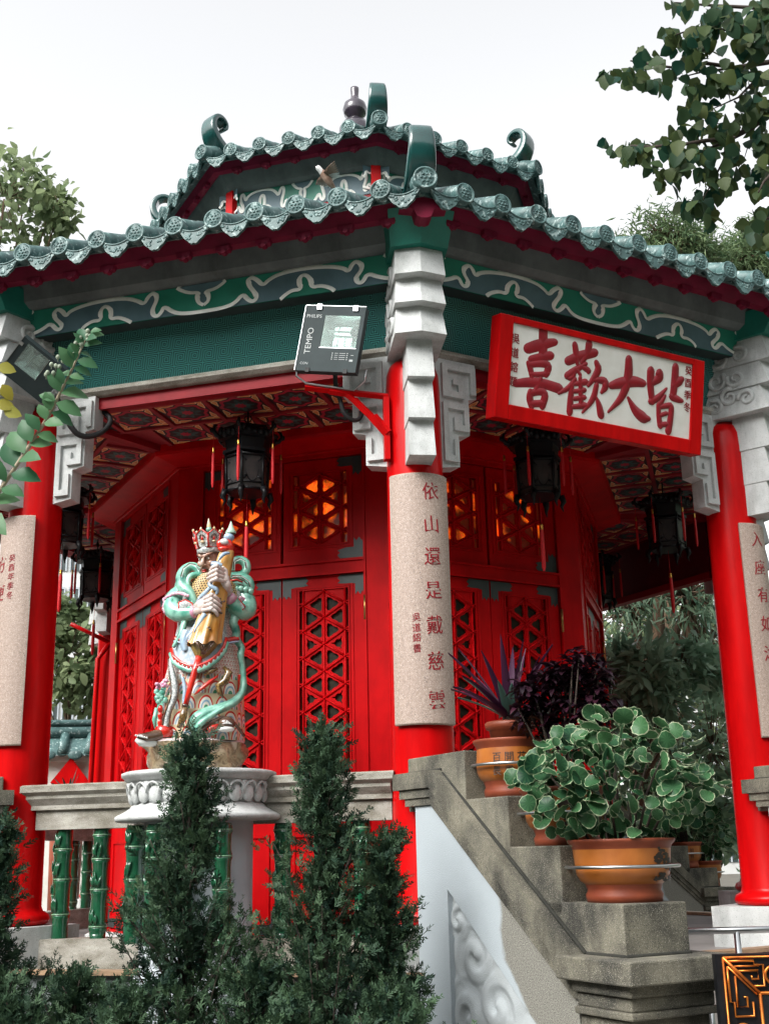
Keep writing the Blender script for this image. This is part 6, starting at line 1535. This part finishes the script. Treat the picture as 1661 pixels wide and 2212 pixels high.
# ---------------------------------------------------------------- background things
GW=at(130,1640,17.5); y0=GW.y
wl=thing('garden_wall','white garden wall with green tiled coping behind the left columns','wall',(-6,y0,GZ))
b=MB(); b.bx(-4.6,4.6,-.1,.1,0,3.02); b.build('wall',M['signw'],wl)
b=MB(); b.bx(-4.6,4.6,-.2,.2,3.02,3.10); b.build('cornice',M['signw'],wl)
b=MB()
for k in range(24):
    x=-4.5+k*.39; b.tube([(x,-.34,3.13),(x,-.02,3.42)],.075,10); b.ell((x+.195,-.33,3.10),(.11,.02,.07))
b.add([(-4.6,-.33,3.10),(4.6,-.33,3.10),(4.6,0,3.40),(-4.6,0,3.40)],[(0,1,2,3)]); b.tube([(-4.6,0,3.46),(4.6,0,3.46)],.09,8); b.tube([(-4.6,0,3.60),(4.6,0,3.60)],.05,8)
for sx_ in (2.62,): b.tube([(sx_,-.05,3.5),(sx_+.25,-.05,3.55),(sx_+.33,-.05,3.75),(sx_+.2,-.05,3.85),(sx_+.12,-.05,3.72)],[.09,.09,.08,.06,.04],8)
b.build('tiled_coping',M['tile'],wl)
dm=at(152,1690,17.2); t=tag(MB().prism([(-.28,0),(0,-.36),(.28,0),(0,.36)],-.02,.02).build('diamond_sign',M['red'],None,0,tuple(dm)),'red diamond shaped board against the white garden wall','sign')
ag=at(150,1700,16.6); t=thing('agave_plant','dark spiky agave in front of the white garden wall','plant',(ag.x,ag.y,ag.z-.25)); swords(t,16,leafmat('dark_agave',(.012,.02,.02),(.04,.06,.05),.4,.05),6,.30,.48,.1)
b=MB(); b.lathe([(0,-1.9),(.2,-1.9),(.24,.1),(0,.1)],16); b.build('pot',M['potrim'],t)
def building(label,x0,x1,ytop,d,floors,cols,base_y=None):
    a,c=at(x0,ytop,d),at(x1,ytop,d); wd=c.x-a.x; h=a.z-GZ; t=thing('apartment_building',label,'building',((a.x+c.x)/2,a.y,GZ))
    b=MB(); b.bx(-wd/2,wd/2,0,8,0,h); b.build('wall',mat('building_wall',(.55,.56,.54),(.45,.46,.45),rough=.8,scale=.5),t)
    fh=h/floors
    for f in range(max(0,floors-12),floors):
        for k in range(cols):
            xc=-wd/2+(k+.5)*wd/cols; w_=wd/cols*.36
            b=MB(); b.bx(xc-w_,xc+w_,-.06,-.0,f*fh+fh*.3,f*fh+fh*.8); fr=b.build('window',M['slate'],t)
            b=MB()
            for u in (-1,0,1): b.bx(xc+u*w_-.04,xc+u*w_+.04,-.1,-.06,f*fh+fh*.3,f*fh+fh*.8)
            b.bx(xc-w_,xc+w_,-.1,-.06,f*fh+fh*.8,f*fh+fh*.86); b.build('window_frame',M['white'],fr)
    return t
building('grey apartment block with window rows behind the left trees',90,300,1180,70,9,7)
building('pale apartment block glimpsed through the right trees',1380,1640,1320,75,7,6)
# steel railing and the gilt framed board at lower right
RL=thing('hand_rail','thin grey steel hand rail beside the near parapet post','railing',(1.2,-5.6,GZ))
q=lambda p:(p[0]-1.2,p[1]+5.6,p[2]-GZ)
a_=at(1480,2012,6.9); c_=at(1760,2005,6.9); e_=at(1590,2010,6.9); g_=at(1512,2080,6.8)
b=MB(); b.tube([q(a_),q(c_)],.020,10); b.build('top_rail',M['steel'],RL)
b=MB(); b.tube([q(e_),q((e_.x,e_.y,GZ))],.019,10); b.build('post',M['steel'],RL)
b=MB(); b.tube([q((g_.x,g_.y-.1,.42)),q((g_.x,g_.y-.1,GZ))],.018,10); b.build('post',M['steel'],RL)
BZ=at(1552,2062,5.3)
NB=thing('notice_board','dark notice board in a black and gilt fretwork frame at the lower right corner','board',(BZ.x,BZ.y,GZ)); NB.rotation_euler=(0,0,R(-6))
zt=BZ.z-GZ
b=MB(); b.bx(-.02,1.3,.0,.05,.1,zt); b.build('backing',M['black'],NB)
b=MB(); b.bx(.17,1.1,-.012,.0,.2,zt-.17); b.build('dark_panel',mat('dark_glass_panel',(.008,.012,.014),rough=.15),NB)
b=MB()
def bar2(x0,z0,x1,z1,r_=.006,y=-.012): b.tube([(x0,y,zt-z0),(x1,y,zt-z1)],r_,6)
def pl_(P,r_=.0055):
    b.tube([(x,-.012,zt-z) for x,z in P],r_,6)
pl_([(.012,.012),(1.28,.012)]); pl_([(.012,.012),(.012,1.3)]); pl_([(.165,.165),(1.28,.165)],.008); pl_([(.165,.165),(.165,1.3)],.008); pl_([(.012,.012),(.165,.165)],.008); pl_([(.03,.05),(.15,.17)],.005)
pl_([(.03,.028),(.15,.028),(.15,.045),(.19,.045),(.19,.135),(.14,.135)]); pl_([(.075,.07),(.165,.07),(.165,.105),(.135,.105),(.135,.09)]); pl_([(.06,.05),(.17,.05)],.004)
pl_([(.028,.05),(.028,.20),(.045,.20),(.045,.26),(.13,.26),(.13,.20)]); pl_([(.06,.09),(.06,.22),(.105,.22),(.105,.18),(.09,.18)])
def sc(cx,cz,r0,a0,dr,turns=1.3):
    P=[]
    for k in range(26):
        f=k/25; a=a0+dr*2*PI*turns*f; r=r0*(1-.8*f); P.append((cx+r*math.cos(a),-.012,zt-cz+r*math.sin(a)))
    b.tube(P,[.006*(1-.3*k/25)+.001 for k in range(26)],6); b.ell(P[-1],(.009,.007,.009))
for k in range(7):
    sc(.235+.085*k,.09+(.02 if k%2 else -.005),.045,PI*.5 if k%2 else -PI*.5,1 if k%2 else -1)
    sc(.09+(.015 if k%2 else -.01),.33+.085*k,.045,0 if k%2 else PI,1 if k%2 else -1)
b.build('gilt_fretwork',M['bronze'],NB)
# ---------------------------------------------------------------- bird in flight
BD=at(700,385,9.6)
t=thing('bird','small white and brown pigeon flying before the upper roof','bird',tuple(BD)); t.rotation_euler=(0,0,R(20))
b=MB(); fw=[glaze('white_feathers',[(.62,.60,.58),(.70,.69,.68)],20,rough=.8),glaze('brown_feathers',[(.22,.12,.08),(.36,.24,.18)],25,rough=.8),M['black']]
rings=[]
for f,(x,z,r_) in enumerate(((-.075,.085,.004),(-.062,.085,.020),(-.045,.078,.024),(-.025,.055,.026),(0,.03,.036),(.03,0,.040),(.06,-.03,.032),(.085,-.055,.018),(.10,-.07,.008))):
    rings.append([(x+.35*r_*math.sin(a)*.8,r_*.9*math.cos(a),z+r_*math.sin(a)) for a in [2*PI*k/14 for k in range(14)]])
b.loft(rings[:4],0,True,True); b.loft(rings[3:],1,True,True); b.ell((-.058,.017,.088),(.004,.003,.004),2); b.ell((-.058,-.017,.088),(.004,.003,.004),2)
b.lathe([(.006,0),(.001,.02)],6,2,True,(-.08,0,.08)); b.build('body',fw,t)
for s_ in (-1,1):
    b=MB()
    for k in range(9):
        f=k/8; p0=(-.01+.055*f,s_*.03,.03-.02*f); p1=(.01+.10*f,s_*(.19-.10*f),.05-.06*f); b.ribbon([p0,tuple((p0[i]+p1[i])/2 for i in range(3)),p1],[.012,.016,.004],(0,.2,1),.002,1 if k<6 else 0)
    b.build('wing',fw,t)
b=MB()
for k in range(5): b.ribbon([(.085,0,-.055),(.135,(k-2)*.012,-.09),(.165,(k-2)*.02,-.11)],[.006,.010,.008],(.5,0,1),.0015,0)
b.build('tail',fw,t)
